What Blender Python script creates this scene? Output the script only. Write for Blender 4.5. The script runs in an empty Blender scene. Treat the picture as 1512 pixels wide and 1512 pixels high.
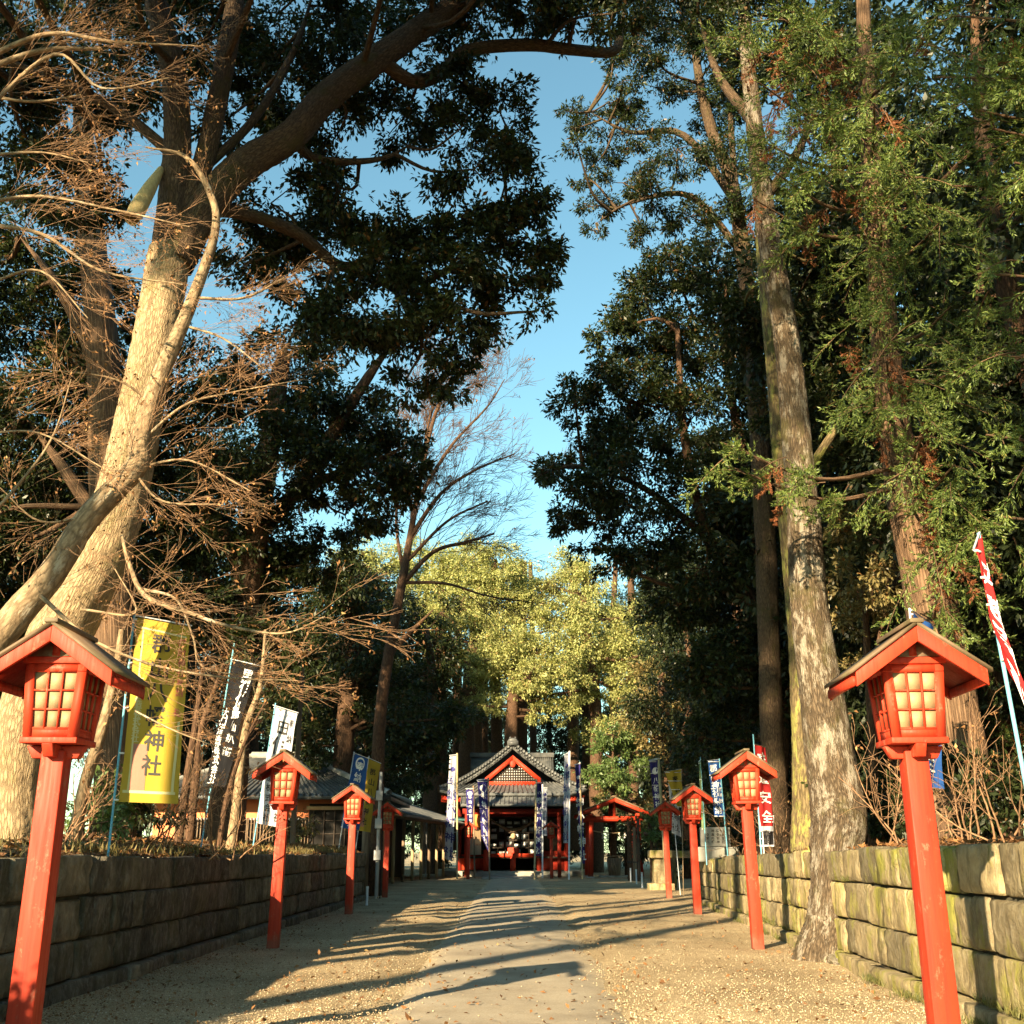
import bpy, bmesh, math, random
import numpy as np
from mathutils import Vector, Matrix

random.seed(11)
rng = np.random.default_rng(11)
R = math.radians
scene = bpy.context.scene
col = scene.collection

# ------------------------------------------------------------------ camera, sky, sun, exposure
FPX = 1600.0                      # focal length in pixels of the 1512 px picture
PITCH = math.atan(500.0 / FPX)    # horizon lies at row 1256
EYE = 1.5
cam_data = bpy.data.cameras.new('camera')
cam = bpy.data.objects.new('camera', cam_data)
col.objects.link(cam)
cam_data.sensor_width = 36.0
cam_data.sensor_height = 36.0
cam_data.lens = 36.0 * FPX / 1512.0
cam_data.clip_start = 0.1
cam_data.clip_end = 2000.0
cam.location = (0, 0, EYE)
cam.rotation_euler = (math.pi / 2 + PITCH, 0, 0)
scene.camera = cam

SUN_EL = R(19.0)
SUN_AZ = Vector((0.47, 0.88, 0)).normalized()      # the way the light travels over the ground
world = bpy.data.worlds.new('World')
scene.world = world
world.use_nodes = True
wn = world.node_tree
sky = wn.nodes.new('ShaderNodeTexSky')
sky.sky_type = 'NISHITA'
sky.sun_disc = False
sky.sun_elevation = SUN_EL
sky.sun_rotation = math.atan2(-SUN_AZ.x, -SUN_AZ.y)
sky.air_density = 1.0
sky.dust_density = 0.35
sky.ozone_density = 0.7
bg = wn.nodes['Background']
bg.inputs['Strength'].default_value = 0.070
tint = wn.nodes.new('ShaderNodeMix'); tint.data_type = 'RGBA'; tint.blend_type = 'MULTIPLY'
tint.inputs[0].default_value = 1.0; tint.inputs[7].default_value = (0.81, 1.11, 0.96, 1.0)      # white balance of the whole sky
wn.links.new(sky.outputs[0], tint.inputs[6]); wn.links.new(tint.outputs[2], bg.inputs[0])

sun_data = bpy.data.lights.new('sun', 'SUN')
sun_data.energy = 5.0
sun_data.angle = R(0.5)
sun_data.color = (1.0, 0.78, 0.48)
sun = bpy.data.objects.new('sun', sun_data)
col.objects.link(sun)
sdir = Vector((SUN_AZ.x * math.cos(SUN_EL), SUN_AZ.y * math.cos(SUN_EL), -math.sin(SUN_EL)))
sun.rotation_euler = sdir.to_track_quat('-Z', 'Y').to_euler()
sun.location = (-20, -40, 40)

scene.view_settings.view_transform = 'Standard'
scene.view_settings.look = 'None'
scene.view_settings.gamma = 1.0
scene.view_settings.exposure = 1.96
scene.view_settings.use_curve_mapping = False
scene.cycles.max_bounces = 5
scene.cycles.diffuse_bounces = 4
scene.cycles.glossy_bounces = 2
scene.cycles.transmission_bounces = 3
scene.cycles.sample_clamp_indirect = 6.0
scene.cycles.adaptive_threshold = 0.02

# ------------------------------------------------------------------ helpers
CP, SP = math.cos(PITCH), math.sin(PITCH)
def at(px, py, Y):
    """point of the place, Y metres up the approach, that the camera sees at picture position px, py"""
    a = (px - 756.0) / FPX; b = (756.0 - py) / FPX
    t = Y / (CP - b * SP)
    return Vector((a * t, Y, EYE + (SP + b * CP) * t))
def mpp(py, Y):
    """metres per picture pixel at that place"""
    b = (756.0 - py) / FPX
    return Y / (CP - b * SP) / FPX

def tag(o, label=None, cat=None, group=None, kind=None):
    if label: o['label'] = label
    if cat: o['category'] = cat
    if group: o['group'] = group
    if kind: o['kind'] = kind
    return o
def empty(name, loc=(0, 0, 0), rz=0.0):
    o = bpy.data.objects.new(name, None)
    o.location = loc; o.rotation_euler = (0, 0, rz); o.empty_display_size = 0.2
    col.objects.link(o); return o
def link(name, me, mat=None, parent=None, loc=None):
    if mat is not None and not me.materials: me.materials.append(mat)
    o = bpy.data.objects.new(name, me)
    if loc is not None: o.location = loc
    o.parent = parent
    col.objects.link(o); return o
def copy_tree(o, parent=None):
    c = o.copy(); c.parent = parent; col.objects.link(c)
    for ch in list(o.children): copy_tree(ch, c)
    return c

def mesh_np(name, V, quads=None, tris=None, smooth=False, attr=None):
    me = bpy.data.meshes.new(name)
    V = np.asarray(V, dtype=np.float32)
    nq = 0 if quads is None else len(quads); nt = 0 if tris is None else len(tris)
    me.vertices.add(len(V)); me.vertices.foreach_set('co', V.ravel())
    idx = []; tot = []
    if nq: idx.append(np.asarray(quads, dtype=np.int32).ravel()); tot.append(np.full(nq, 4, np.int32))
    if nt: idx.append(np.asarray(tris, dtype=np.int32).ravel()); tot.append(np.full(nt, 3, np.int32))
    idx = np.concatenate(idx); tot = np.concatenate(tot)
    me.loops.add(len(idx)); me.loops.foreach_set('vertex_index', idx)
    me.polygons.add(len(tot))
    me.polygons.foreach_set('loop_start', np.concatenate([[0], np.cumsum(tot)[:-1]]).astype(np.int32))
    if smooth: me.polygons.foreach_set('use_smooth', np.ones(len(tot), dtype=bool))
    if attr is not None:
        a = me.attributes.new('bark', 'FLOAT_VECTOR', 'POINT')
        a.data.foreach_set('vector', np.asarray(attr, dtype=np.float32).ravel())
    me.update(calc_edges=True)
    return me

BOXF = np.array([[0, 3, 2, 1], [4, 5, 6, 7], [0, 1, 5, 4], [1, 2, 6, 5], [2, 3, 7, 6], [3, 0, 4, 7]])
class MB:
    """collects solids for ONE mesh object"""
    def __init__(s): s.v = []; s.q = []; s.t = []; s.n = 0
    def add(s, V, Q=None, T=None):
        V = np.asarray(V, dtype=float)
        if Q is not None and len(Q): s.q.append(np.asarray(Q) + s.n)
        if T is not None and len(T): s.t.append(np.asarray(T) + s.n)
        s.v.append(V); s.n += len(V); return s
    def box(s, x0, x1, y0, y1, z0, z1):
        return s.add([(x0, y0, z0), (x1, y0, z0), (x1, y1, z0), (x0, y1, z0), (x0, y0, z1), (x1, y0, z1), (x1, y1, z1), (x0, y1, z1)], BOXF)
    def hexa(s, pts): return s.add(pts, BOXF)          # eight corners: bottom ring then top ring
    def bar(s, a, b, w, h, up=(0, 0, 1)):
        a = Vector(a); b = Vector(b); d = (b - a).normalized(); u = Vector(up)
        r = d.cross(u)
        if r.length < 1e-4: r = d.cross(Vector((1, 0, 0)))
        r.normalize(); u = r.cross(d).normalized()
        r = r * (w / 2); u = u * (h / 2)
        return s.add([a - r - u, a + r - u, a + r + u, a - r + u, b - r - u, b + r - u, b + r + u, b - r + u], BOXF)
    def cyl(s, a, b, r0, r1=None, n=10):
        r1 = r0 if r1 is None else r1
        V, Q = tube_np(np.array([a, b], float), np.array([r0, r1]), n)[:2]
        k = len(V); V = np.vstack([V, [a], [b]])
        T = [(i, k, (i + 1) % n)[::-1] for i in range(n)] + [(n + i, n + (i + 1) % n, k + 1)[::1] for i in range(n)]
        return s.add(V, Q, T)
    def ball(s, c, r, sx=1, sy=1, sz=1, n=10, m=6):
        V = []; Q = []
        for i in range(m + 1):
            th = math.pi * i / m
            for j in range(n):
                ph = 2 * math.pi * j / n
                V.append((c[0] + r * sx * math.sin(th) * math.cos(ph), c[1] + r * sy * math.sin(th) * math.sin(ph), c[2] - r * sz * math.cos(th)))
        for i in range(m):
            for j in range(n): Q.append((i * n + j, i * n + (j + 1) % n, (i + 1) * n + (j + 1) % n, (i + 1) * n + j))
        return s.add(V, Q)
    def mesh(s, name, smooth=False):
        return mesh_np(name, np.vstack(s.v), np.vstack(s.q) if s.q else None, np.vstack(s.t) if s.t else None, smooth)
    def build(s, name, mat, parent=None, smooth=False, bevel=0.0, loc=None):
        o = link(name, s.mesh(name, smooth), mat, parent, loc)
        if bevel:
            m = o.modifiers.new('edge', 'BEVEL'); m.width = bevel; m.segments = 2; m.limit_method = 'ANGLE'
        return o

def smooth_path(P, n):
    """Catmull-Rom through the points, n steps each"""
    P = np.asarray(P, float)
    if len(P) < 3: 
        t = np.linspace(0, 1, n + 1)[:, None]; return P[0] * (1 - t) + P[-1] * t
    E = np.vstack([2 * P[0] - P[1], P, 2 * P[-1] - P[-2]])
    out = []
    for i in range(1, len(E) - 2):
        p0, p1, p2, p3 = E[i - 1], E[i], E[i + 1], E[i + 2]
        for k in range(n):
            t = k / n
            out.append(0.5 * ((2 * p1) + (-p0 + p2) * t + (2 * p0 - 5 * p1 + 4 * p2 - p3) * t * t + (-p0 + 3 * p1 - 3 * p2 + p3) * t ** 3))
    out.append(P[-1]); return np.array(out)

def tube_np(P, rad, n=8, wob=0.0, seed=0, lobes=0.0):
    """rings along P; returns verts, quads, bark coordinates"""
    P = np.asarray(P, float); m = len(P)
    T = np.gradient(P, axis=0); T /= np.linalg.norm(T, axis=1)[:, None] + 1e-9
    ref = np.array([0, 1.0, 0]) if abs(T[:, 1]).mean() < 0.9 else np.array([1.0, 0, 0])
    A = ref - (T @ ref)[:, None] * T; A /= np.linalg.norm(A, axis=1)[:, None] + 1e-9
    B = np.cross(T, A)
    th = np.arange(n) * 2 * math.pi / n
    c, s = np.cos(th), np.sin(th)
    L = np.concatenate([[0], np.cumsum(np.linalg.norm(np.diff(P, axis=0), axis=1))])
    rr = np.repeat(np.asarray(rad, float)[:, None], n, 1)
    if wob:
        g = np.random.default_rng(seed)
        ph = g.uniform(0, 6.28, 8); kz = g.uniform(0.5, 2.6, 8); kt = g.integers(2, 9, 8)
        w = np.zeros((m, n))
        for i in range(8): w += np.sin(kt[i] * th[None, :] + kz[i] * L[:, None] + ph[i]) / 8 * (1.6 if i < 3 else 1.0)
        w += g.normal(0, 0.22, (m, n))
        rr = rr * (1 + wob * w)
    V = P[:, None, :] + rr[:, :, None] * (A[:, None, :] * c[None, :, None] + B[:, None, :] * s[None, :, None])
    i = np.arange(m - 1)[:, None] * n; j = np.arange(n)[None, :]; j2 = (j + 1) % n
    Q = np.stack([i + j, i + j2, i + n + j2, i + n + j], -1).reshape(-1, 4)
    r0 = np.asarray(rad, float)
    bark = np.stack([r0[:, None] * c[None], r0[:, None] * s[None], np.repeat(L[:, None], n, 1)], -1)
    return V.reshape(-1, 3), Q, bark.reshape(-1, 3)

class TubeSet:
    """many tubes -> one mesh (trunk with its limbs, or twigs)"""
    def __init__(s): s.v = []; s.q = []; s.b = []; s.n = 0
    def add(s, P, rad, n=8, wob=0.0, seed=0):
        V, Q, B = tube_np(P, rad, n, wob, seed)
        s.v.append(V); s.q.append(Q + s.n); s.b.append(B + np.array([s.n * 0.0137 % 7, 0, 0])); s.n += len(V)
    def build(s, name, mat, parent=None):
        me = mesh_np(name, np.vstack(s.v), np.vstack(s.q), None, True, np.vstack(s.b))
        return link(name, me, mat, parent)

# ------------------------------------------------------------------ materials
def new_mat(name):
    m = bpy.data.materials.new(name); m.use_nodes = True
    nt = m.node_tree; b = nt.nodes['Principled BSDF']
    return m, nt, b
def N(nt, t, **kw):
    n = nt.nodes.new(t)
    for k, v in kw.items(): setattr(n, k, v)
    return n
def coords(nt, scale=(1, 1, 1), src='Object'):
    mp = N(nt, 'ShaderNodeMapping'); mp.inputs['Scale'].default_value = scale
    if src == 'bark':
        a = N(nt, 'ShaderNodeAttribute'); a.attribute_name = 'bark'; nt.links.new(a.outputs['Vector'], mp.inputs['Vector'])
    elif src == 'world':
        g = N(nt, 'ShaderNodeNewGeometry'); nt.links.new(g.outputs['Position'], mp.inputs['Vector'])
    else:
        tc = N(nt, 'ShaderNodeTexCoord'); nt.links.new(tc.outputs[src], mp.inputs['Vector'])
    return mp.outputs['Vector']
def noise(nt, vec, scale, detail=4, rough=0.55, out='Fac'):
    n = N(nt, 'ShaderNodeTexNoise'); n.inputs['Scale'].default_value = scale; n.inputs['Detail'].default_value = detail
    n.inputs['Roughness'].default_value = rough; nt.links.new(vec, n.inputs['Vector']); return n.outputs[out]
def ramp(nt, fac, stops):
    r = N(nt, 'ShaderNodeValToRGB'); e = r.color_ramp.elements
    while len(e) > 1: e.remove(e[-1])
    for i, (p, c) in enumerate(stops):
        if i == 0: e[0].position = p; k = e[0]
        else: k = e.new(p)
        k.color = (*c, 1) if len(c) == 3 else c
    nt.links.new(fac, r.inputs['Fac']); return r.outputs['Color']
def mixc(nt, fac, a, b, mode='MIX'):
    m = N(nt, 'ShaderNodeMix', data_type='RGBA', blend_type=mode)
    for s, v in (('Factor', fac), ('A', a), ('B', b)):
        i = [k for k in m.inputs if k.name == s and (k.type == ('VALUE' if s == 'Factor' else 'RGBA'))][0]
        if isinstance(v, (int, float)): i.default_value = v
        elif isinstance(v, tuple): i.default_value = (*v, 1) if len(v) == 3 else v
        else: nt.links.new(v, i)
    return [k for k in m.outputs if k.type == 'RGBA'][0]
def math_n(nt, op, a, b=None):
    m = N(nt, 'ShaderNodeMath', operation=op)
    for i, v in enumerate((a, b)):
        if v is None: continue
        if isinstance(v, (int, float)): m.inputs[i].default_value = v
        else: nt.links.new(v, m.inputs[i])
    return m.outputs[0]
def bump(nt, b, height, strength=0.5, dist=0.02):
    n = N(nt, 'ShaderNodeBump'); n.inputs['Strength'].default_value = strength; n.inputs['Distance'].default_value = dist
    nt.links.new(height, n.inputs['Height']); nt.links.new(n.outputs[0], b.inputs['Normal'])
def rand_obj(nt): return N(nt, 'ShaderNodeObjectInfo').outputs['Random']

def surf(name, c1, c2, scale=3.0, rough=0.7, bstr=0.3, bscale=20.0, bdist=0.01, stretch=(1, 1, 1), objvar=0.0, src='Object', spec=0.3, dirt=None):
    m, nt, b = new_mat(name)
    v = coords(nt, stretch, src)
    f = noise(nt, v, scale)
    c = ramp(nt, f, [(0.3, c1), (0.7, c2)])
    if dirt:
        d = noise(nt, v, scale * 0.35, 6, 0.7)
        c = mixc(nt, ramp(nt, d, [(0.5, (0, 0, 0)), (0.72, (1, 1, 1))]), c, dirt)
    if objvar:
        r = ramp(nt, rand_obj(nt), [(0, (1 - objvar,) * 3), (1, (1 + objvar,) * 3)])
        c = mixc(nt, 1.0, c, r, 'MULTIPLY')
    nt.links.new(c, b.inputs['Base Color'])
    b.inputs['Roughness'].default_value = rough
    b.inputs['Specular IOR Level'].default_value = spec
    if bstr: bump(nt, b, noise(nt, v, bscale, 5, 0.6), bstr, bdist)
    return m

def leaf_mat(name, dark, light, tint=None, trans=0.3, rough=0.42, spec=0.35):
    m, nt, b = new_mat(name)
    g = N(nt, 'ShaderNodeNewGeometry')
    stops = [(0.0, dark), (0.65, light), (0.93, light)]
    if tint: stops += [(0.965, tint)]
    c = ramp(nt, g.outputs['Random Per Island'], stops)
    nt.links.new(c, b.inputs['Base Color'])
    b.inputs['Roughness'].default_value = rough; b.inputs['Specular IOR Level'].default_value = spec
    tr = N(nt, 'ShaderNodeBsdfTranslucent'); nt.links.new(mixc(nt, 1.0, c, (1.3, 1.35, 0.6), 'MULTIPLY'), tr.inputs['Color'])
    mx = N(nt, 'ShaderNodeMixShader'); mx.inputs[0].default_value = trans
    nt.links.new(b.outputs[0], mx.inputs[1]); nt.links.new(tr.outputs[0], mx.inputs[2])
    nt.links.new(mx.outputs[0], nt.nodes['Material Output'].inputs['Surface'])
    return m

def bark_mat(name, dark, light, patch=None, moss=None, us=16.0, vs=3.0, furrow=0.6, patch_lo=0.52):
    """furrowed bark running along the limb"""
    m, nt, b = new_mat(name)
    v = coords(nt, (us, us, vs), 'bark')
    vo = N(nt, 'ShaderNodeTexVoronoi', feature='DISTANCE_TO_EDGE'); vo.inputs['Scale'].default_value = 1.0
    wv = N(nt, 'ShaderNodeVectorMath', operation='ADD'); nt.links.new(v, wv.inputs[0])
    wn_ = noise(nt, v, 1.1, 5, 0.75, 'Color'); nt.links.new(wn_, wv.inputs[1])
    nt.links.new(wv.outputs[0], vo.inputs['Vector'])
    crack = ramp(nt, vo.outputs['Distance'], [(0.0, (0.15, 0.15, 0.15)), (0.22, (1, 1, 1))])
    fine = noise(nt, v, 2.2, 6, 0.65)
    c = ramp(nt, fine, [(0.3, dark), (0.66, light)])
    c = mixc(nt, 0.55, c, mixc(nt, 1.0, c, crack, 'MULTIPLY'))
    v2 = coords(nt, (1, 1, 0.7), 'bark'); v3 = coords(nt, (3.2, 3.2, 1.1), 'bark')
    if patch:
        pn = noise(nt, v3, 1.6, 8, 0.78)
        c = mixc(nt, ramp(nt, pn, [(patch_lo, (0, 0, 0)), (patch_lo + 0.07, (0.85,) * 3)]), c, patch)
    if moss:
        mn = noise(nt, v2, 1.3, 7, 0.72)
        c = mixc(nt, ramp(nt, mn, [(0.53, (0, 0, 0)), (0.62, (0.8,) * 3)]), c, moss)
    nt.links.new(c, b.inputs['Base Color']); b.inputs['Roughness'].default_value = 0.85
    b.inputs['Specular IOR Level'].default_value = 0.2
    h = math_n(nt, 'ADD', math_n(nt, 'MULTIPLY', crack, 0.7), math_n(nt, 'MULTIPLY', fine, 0.6))
    bump(nt, b, h, furrow, 0.05)
    return m

M = {}
# painted timber: the coat has faded, chipped and runs along the grain
def paint(name, c1, c2, worn):
    m, nt, b = new_mat(name)
    v = coords(nt, (1, 1, 0.35))
    c = ramp(nt, noise(nt, v, 2.4, 5, 0.6), [(0.3, c1), (0.7, c2)])
    gr = noise(nt, coords(nt, (38, 38, 2.0)), 1.0, 4, 0.6)
    c = mixc(nt, ramp(nt, gr, [(0.42, (0, 0, 0)), (0.8, (0.55,) * 3)]), c, tuple(x * 0.55 for x in c1))
    chip = noise(nt, coords(nt, (9, 9, 5), 'world'), 1.0, 7, 0.75)
    c = mixc(nt, ramp(nt, chip, [(0.575, (0, 0, 0)), (0.66, (0.7,) * 3)]), c, worn)
    gp = N(nt, 'ShaderNodeNewGeometry'); sx = N(nt, 'ShaderNodeSeparateXYZ'); nt.links.new(gp.outputs['Position'], sx.inputs[0])
    splash = math_n(nt, 'SUBTRACT', math_n(nt, 'MULTIPLY', noise(nt, coords(nt, (6, 6, 6), 'world'), 1.0, 5), 0.55), sx.outputs['Z'])
    c = mixc(nt, ramp(nt, splash, [(-0.05, (0, 0, 0)), (0.2, (0.6,) * 3)]), c, (0.16, 0.09, 0.06))
    drip = noise(nt, coords(nt, (13, 13, 0.7), 'world'), 1.0, 6, 0.7)
    c = mixc(nt, ramp(nt, drip, [(0.5, (0, 0, 0)), (0.72, (0.55,) * 3)]), c, tuple(x * 0.42 for x in c1))
    ov = ramp(nt, rand_obj(nt), [(0, (0.88,) * 3), (1, (1.1,) * 3)])
    c = mixc(nt, 1.0, c, ov, 'MULTIPLY')
    nt.links.new(c, b.inputs['Base Color'])
    nt.links.new(ramp(nt, gr, [(0.3, (0.5,) * 3), (0.8, (0.75,) * 3)]), b.inputs['Roughness'])
    b.inputs['Specular IOR Level'].default_value = 0.3
    bump(nt, b, math_n(nt, 'ADD', gr, math_n(nt, 'MULTIPLY', chip, 0.5)), 0.25, 0.004)
    return m
M['red'] = paint('vermilion_paint', (0.40, 0.031, 0.011), (0.50, 0.046, 0.016), (0.36, 0.14, 0.085))
M['red_old'] = paint('faded_vermilion_paint', (0.24, 0.018, 0.009), (0.33, 0.028, 0.013), (0.2, 0.09, 0.06))
M['paper'] = surf('lantern_paper', (0.22, 0.165, 0.085), (0.31, 0.245, 0.135), 7, 0.6, 0.2, 30, 0.003, objvar=0.14)
M['roof_copper'] = surf('weathered_lantern_roof', (0.10, 0.065, 0.04), (0.19, 0.13, 0.08), 6, 0.6, 0.3, 40, 0.004, dirt=(0.11, 0.10, 0.045))
M['wood'] = surf('weathered_wood', (0.11, 0.075, 0.05), (0.24, 0.17, 0.11), 3, 0.75, 0.4, 20, 0.006, (4, 4, 0.4))
M['wood_pale'] = surf('pale_wood', (0.30, 0.21, 0.12), (0.45, 0.33, 0.2), 3, 0.7, 0.3, 18, 0.004, (4, 4, 0.4))
M['wood_torn'] = surf('fresh_torn_wood', (0.42, 0.31, 0.13), (0.6, 0.47, 0.22), 5, 0.8, 0.6, 14, 0.02, (6, 6, 0.8))
M['wood_dark'] = surf('dark_wood', (0.025, 0.02, 0.016), (0.06, 0.045, 0.035), 3, 0.7, 0.3, 18, 0.005, (4, 4, 0.4))
M['bamboo'] = surf('dry_bamboo', (0.34, 0.26, 0.13), (0.5, 0.4, 0.22), 4, 0.45, 0.2, 20, 0.003, (3, 3, 0.5))
M['tile'] = surf('grey_roof_tile', (0.045, 0.05, 0.053), (0.115, 0.12, 0.12), 2.2, 0.45, 0.4, 12, 0.01, objvar=0.18, dirt=(0.17, 0.17, 0.16))
M['plaster'] = surf('orange_plaster', (0.60, 0.19, 0.08), (0.68, 0.24, 0.11), 1.5, 0.85, 0.2, 30, 0.003, dirt=(0.36, 0.13, 0.08))
M['metal'] = surf('grey_metal', (0.3, 0.31, 0.32), (0.4, 0.41, 0.42), 4, 0.4, 0.1, 30, 0.002)
M['black'] = surf('shade_and_cable_black', (0.008, 0.008, 0.008), (0.016, 0.014, 0.012), 2, 0.9, 0)  # near-black painting dark interiors at openings, also used on cables
M['white'] = surf('white_paper', (0.72, 0.72, 0.70), (0.82, 0.82, 0.80), 6, 0.8, 0.1, 20, 0.003, objvar=0.1)
M['pole_blue'] = surf('pole_light_blue', (0.13, 0.38, 0.50), (0.2, 0.48, 0.58), 3, 0.4, 0.05, 30, 0.001)
M['pole_white'] = surf('pole_white', (0.6, 0.62, 0.64), (0.72, 0.74, 0.75), 3, 0.4, 0.05, 30, 0.001)
M['concrete'] = surf('rough_concrete', (0.24, 0.24, 0.22), (0.36, 0.35, 0.32), 2, 0.85, 0.4, 25, 0.008, dirt=(0.13, 0.13, 0.08))

def cloth(name, c1, c2):
    m, nt, b = new_mat(name)
    v = coords(nt, (1, 1, 1), 'world')
    c = ramp(nt, noise(nt, v, 1.6, 4), [(0.3, c1), (0.7, c2)])
    nt.links.new(c, b.inputs['Base Color']); b.inputs['Roughness'].default_value = 0.7; b.inputs['Specular IOR Level'].default_value = 0.15
    bump(nt, b, noise(nt, v, 9, 4), 0.35, 0.012)
    tr = N(nt, 'ShaderNodeBsdfTranslucent'); nt.links.new(c, tr.inputs['Color'])
    mx = N(nt, 'ShaderNodeMixShader'); mx.inputs[0].default_value = 0.25
    nt.links.new(b.outputs[0], mx.inputs[1]); nt.links.new(tr.outputs[0], mx.inputs[2])
    nt.links.new(mx.outputs[0], nt.nodes['Material Output'].inputs['Surface'])
    return m
M['yellow_cloth'] = cloth('yellow_cloth', (0.39, 0.27, 0.03), (0.45, 0.32, 0.045))
M['white_cloth'] = cloth('white_cloth', (0.42, 0.44, 0.50), (0.52, 0.53, 0.58))
M['black_cloth'] = cloth('black_cloth', (0.007, 0.007, 0.009), (0.013, 0.013, 0.016))
M['blue_cloth'] = cloth('blue_cloth', (0.02, 0.07, 0.26), (0.03, 0.11, 0.36))
M['navy_cloth'] = cloth('navy_cloth', (0.03, 0.025, 0.13), (0.045, 0.04, 0.20))
M['red_cloth'] = cloth('red_cloth', (0.34, 0.018, 0.02), (0.42, 0.028, 0.028))
M['green_cloth'] = cloth('green_cloth', (0.16, 0.24, 0.12), (0.24, 0.32, 0.17))
M['pink_cloth'] = cloth('pink_cloth', (0.36, 0.17, 0.12), (0.42, 0.21, 0.16))
M['ink'] = surf('black_ink', (0.02, 0.018, 0.015), (0.03, 0.028, 0.025), 5, 0.7, 0)
M['ink_white'] = surf('white_print', (0.72, 0.72, 0.72), (0.78, 0.78, 0.78), 5, 0.7, 0)
M['ink_red'] = surf('red_ink', (0.42, 0.10, 0.06), (0.5, 0.14, 0.09), 5, 0.7, 0)
M['ink_pale'] = surf('pale_print', (0.46, 0.42, 0.20), (0.5, 0.46, 0.24), 5, 0.7, 0)

# leaves and bark
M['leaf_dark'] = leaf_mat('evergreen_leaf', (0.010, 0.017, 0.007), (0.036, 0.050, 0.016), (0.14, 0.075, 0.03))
M['leaf_far'] = leaf_mat('shaded_wood_leaf', (0.010, 0.017, 0.008), (0.030, 0.042, 0.016), None, 0.2)
M['leaf_gold'] = leaf_mat('golden_green_leaf', (0.15, 0.175, 0.06), (0.40, 0.41, 0.15), (0.42, 0.31, 0.13), 0.25, 0.5)
M['leaf_green'] = leaf_mat('bright_green_leaf', (0.06, 0.11, 0.035), (0.13, 0.19, 0.06), None, 0.25)
M['leaf_olive'] = leaf_mat('olive_brown_leaf', (0.10, 0.085, 0.03), (0.22, 0.18, 0.075), (0.30, 0.16, 0.06), 0.2)  # muted olive to brown leaves with a few rusty ones
M['needle'] = leaf_mat('cedar_needle', (0.020, 0.048, 0.012), (0.15, 0.205, 0.05), (0.20, 0.17, 0.05), 0.2, 0.5)
M['needle_dead'] = leaf_mat('dead_cedar_needle', (0.11, 0.035, 0.014), (0.22, 0.08, 0.03), None, 0.2, 0.7)
M['leaf_dry'] = leaf_mat('dry_leaf', (0.10, 0.045, 0.018), (0.28, 0.14, 0.055), (0.36, 0.24, 0.10), 0.15, 0.7)
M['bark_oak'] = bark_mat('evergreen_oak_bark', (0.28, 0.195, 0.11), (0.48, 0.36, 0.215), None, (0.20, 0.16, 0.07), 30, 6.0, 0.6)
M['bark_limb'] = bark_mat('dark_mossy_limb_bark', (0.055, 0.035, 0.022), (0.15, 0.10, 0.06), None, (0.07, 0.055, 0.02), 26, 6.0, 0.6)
M['bark_pale'] = bark_mat('lichen_spotted_bark', (0.05, 0.035, 0.022), (0.17, 0.125, 0.08), (0.30, 0.265, 0.21), (0.075, 0.065, 0.025), 26, 5.0, 0.7, 0.50)
M['bark_moss'] = bark_mat('mossy_bark', (0.09, 0.065, 0.035), (0.21, 0.16, 0.08), (0.26, 0.25, 0.07), (0.10, 0.11, 0.025), 14, 3.0, 0.5, 0.5)
M['bark_cedar'] = bark_mat('cedar_bark', (0.10, 0.055, 0.032), (0.26, 0.165, 0.10), None, None, 26, 0.9, 0.7)
M['bark_maple'] = bark_mat('maple_bark', (0.21, 0.14, 0.08), (0.38, 0.28, 0.17), (0.42, 0.37, 0.28), None, 12, 5.0, 0.3, 0.56)
M['bark_twig'] = bark_mat('twig_bark', (0.19, 0.10, 0.055), (0.38, 0.235, 0.135), None, None, 30, 10.0, 0.2)
M['bark_brown'] = bark_mat('brown_bark', (0.065, 0.036, 0.022), (0.15, 0.085, 0.05), None, None, 18, 4.0, 0.5)
# ------------------------------------------------------------------ ground, path, banks
def wall_right_x(y): return float(np.interp(y, [0, 9, 12.5, 15.3, 34.2, 45], [3.75, 4.2, 4.37, 4.54, 5.65, 6.3]))
def wall_left_x(y): return -4.75
WALL_END_LEFT, WALL_END_RIGHT = 36.8, 35.5

m, nt, b = new_mat('gravel')
v = coords(nt, (1, 1, 1), 'world')
vor = N(nt, 'ShaderNodeTexVoronoi'); vor.inputs['Scale'].default_value = 95; nt.links.new(v, vor.inputs['Vector'])
sepc = N(nt, 'ShaderNodeSeparateColor'); nt.links.new(vor.outputs['Color'], sepc.inputs[0])
c = ramp(nt, sepc.outputs[0], [(0.0, (0.20, 0.15, 0.095)), (0.45, (0.42, 0.33, 0.20)), (0.8, (0.53, 0.43, 0.28)), (1.0, (0.62, 0.54, 0.40))])
patch = noise(nt, v, 0.5, 6, 0.65)
c = mixc(nt, 1.0, c, ramp(nt, patch, [(0.3, (0.60, 0.55, 0.48)), (0.7, (1.12, 1.1, 1.04))]), 'MULTIPLY')
nt.links.new(c, b.inputs['Base Color']); b.inputs['Roughness'].default_value = 0.9; b.inputs['Specular IOR Level'].default_value = 0.2
h = math_n(nt, 'SUBTRACT', math_n(nt, 'MULTIPLY', noise(nt, v, 5, 5), 0.8), vor.outputs['Distance'])
bump(nt, b, h, 0.8, 0.014)
M['gravel'] = m

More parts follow.
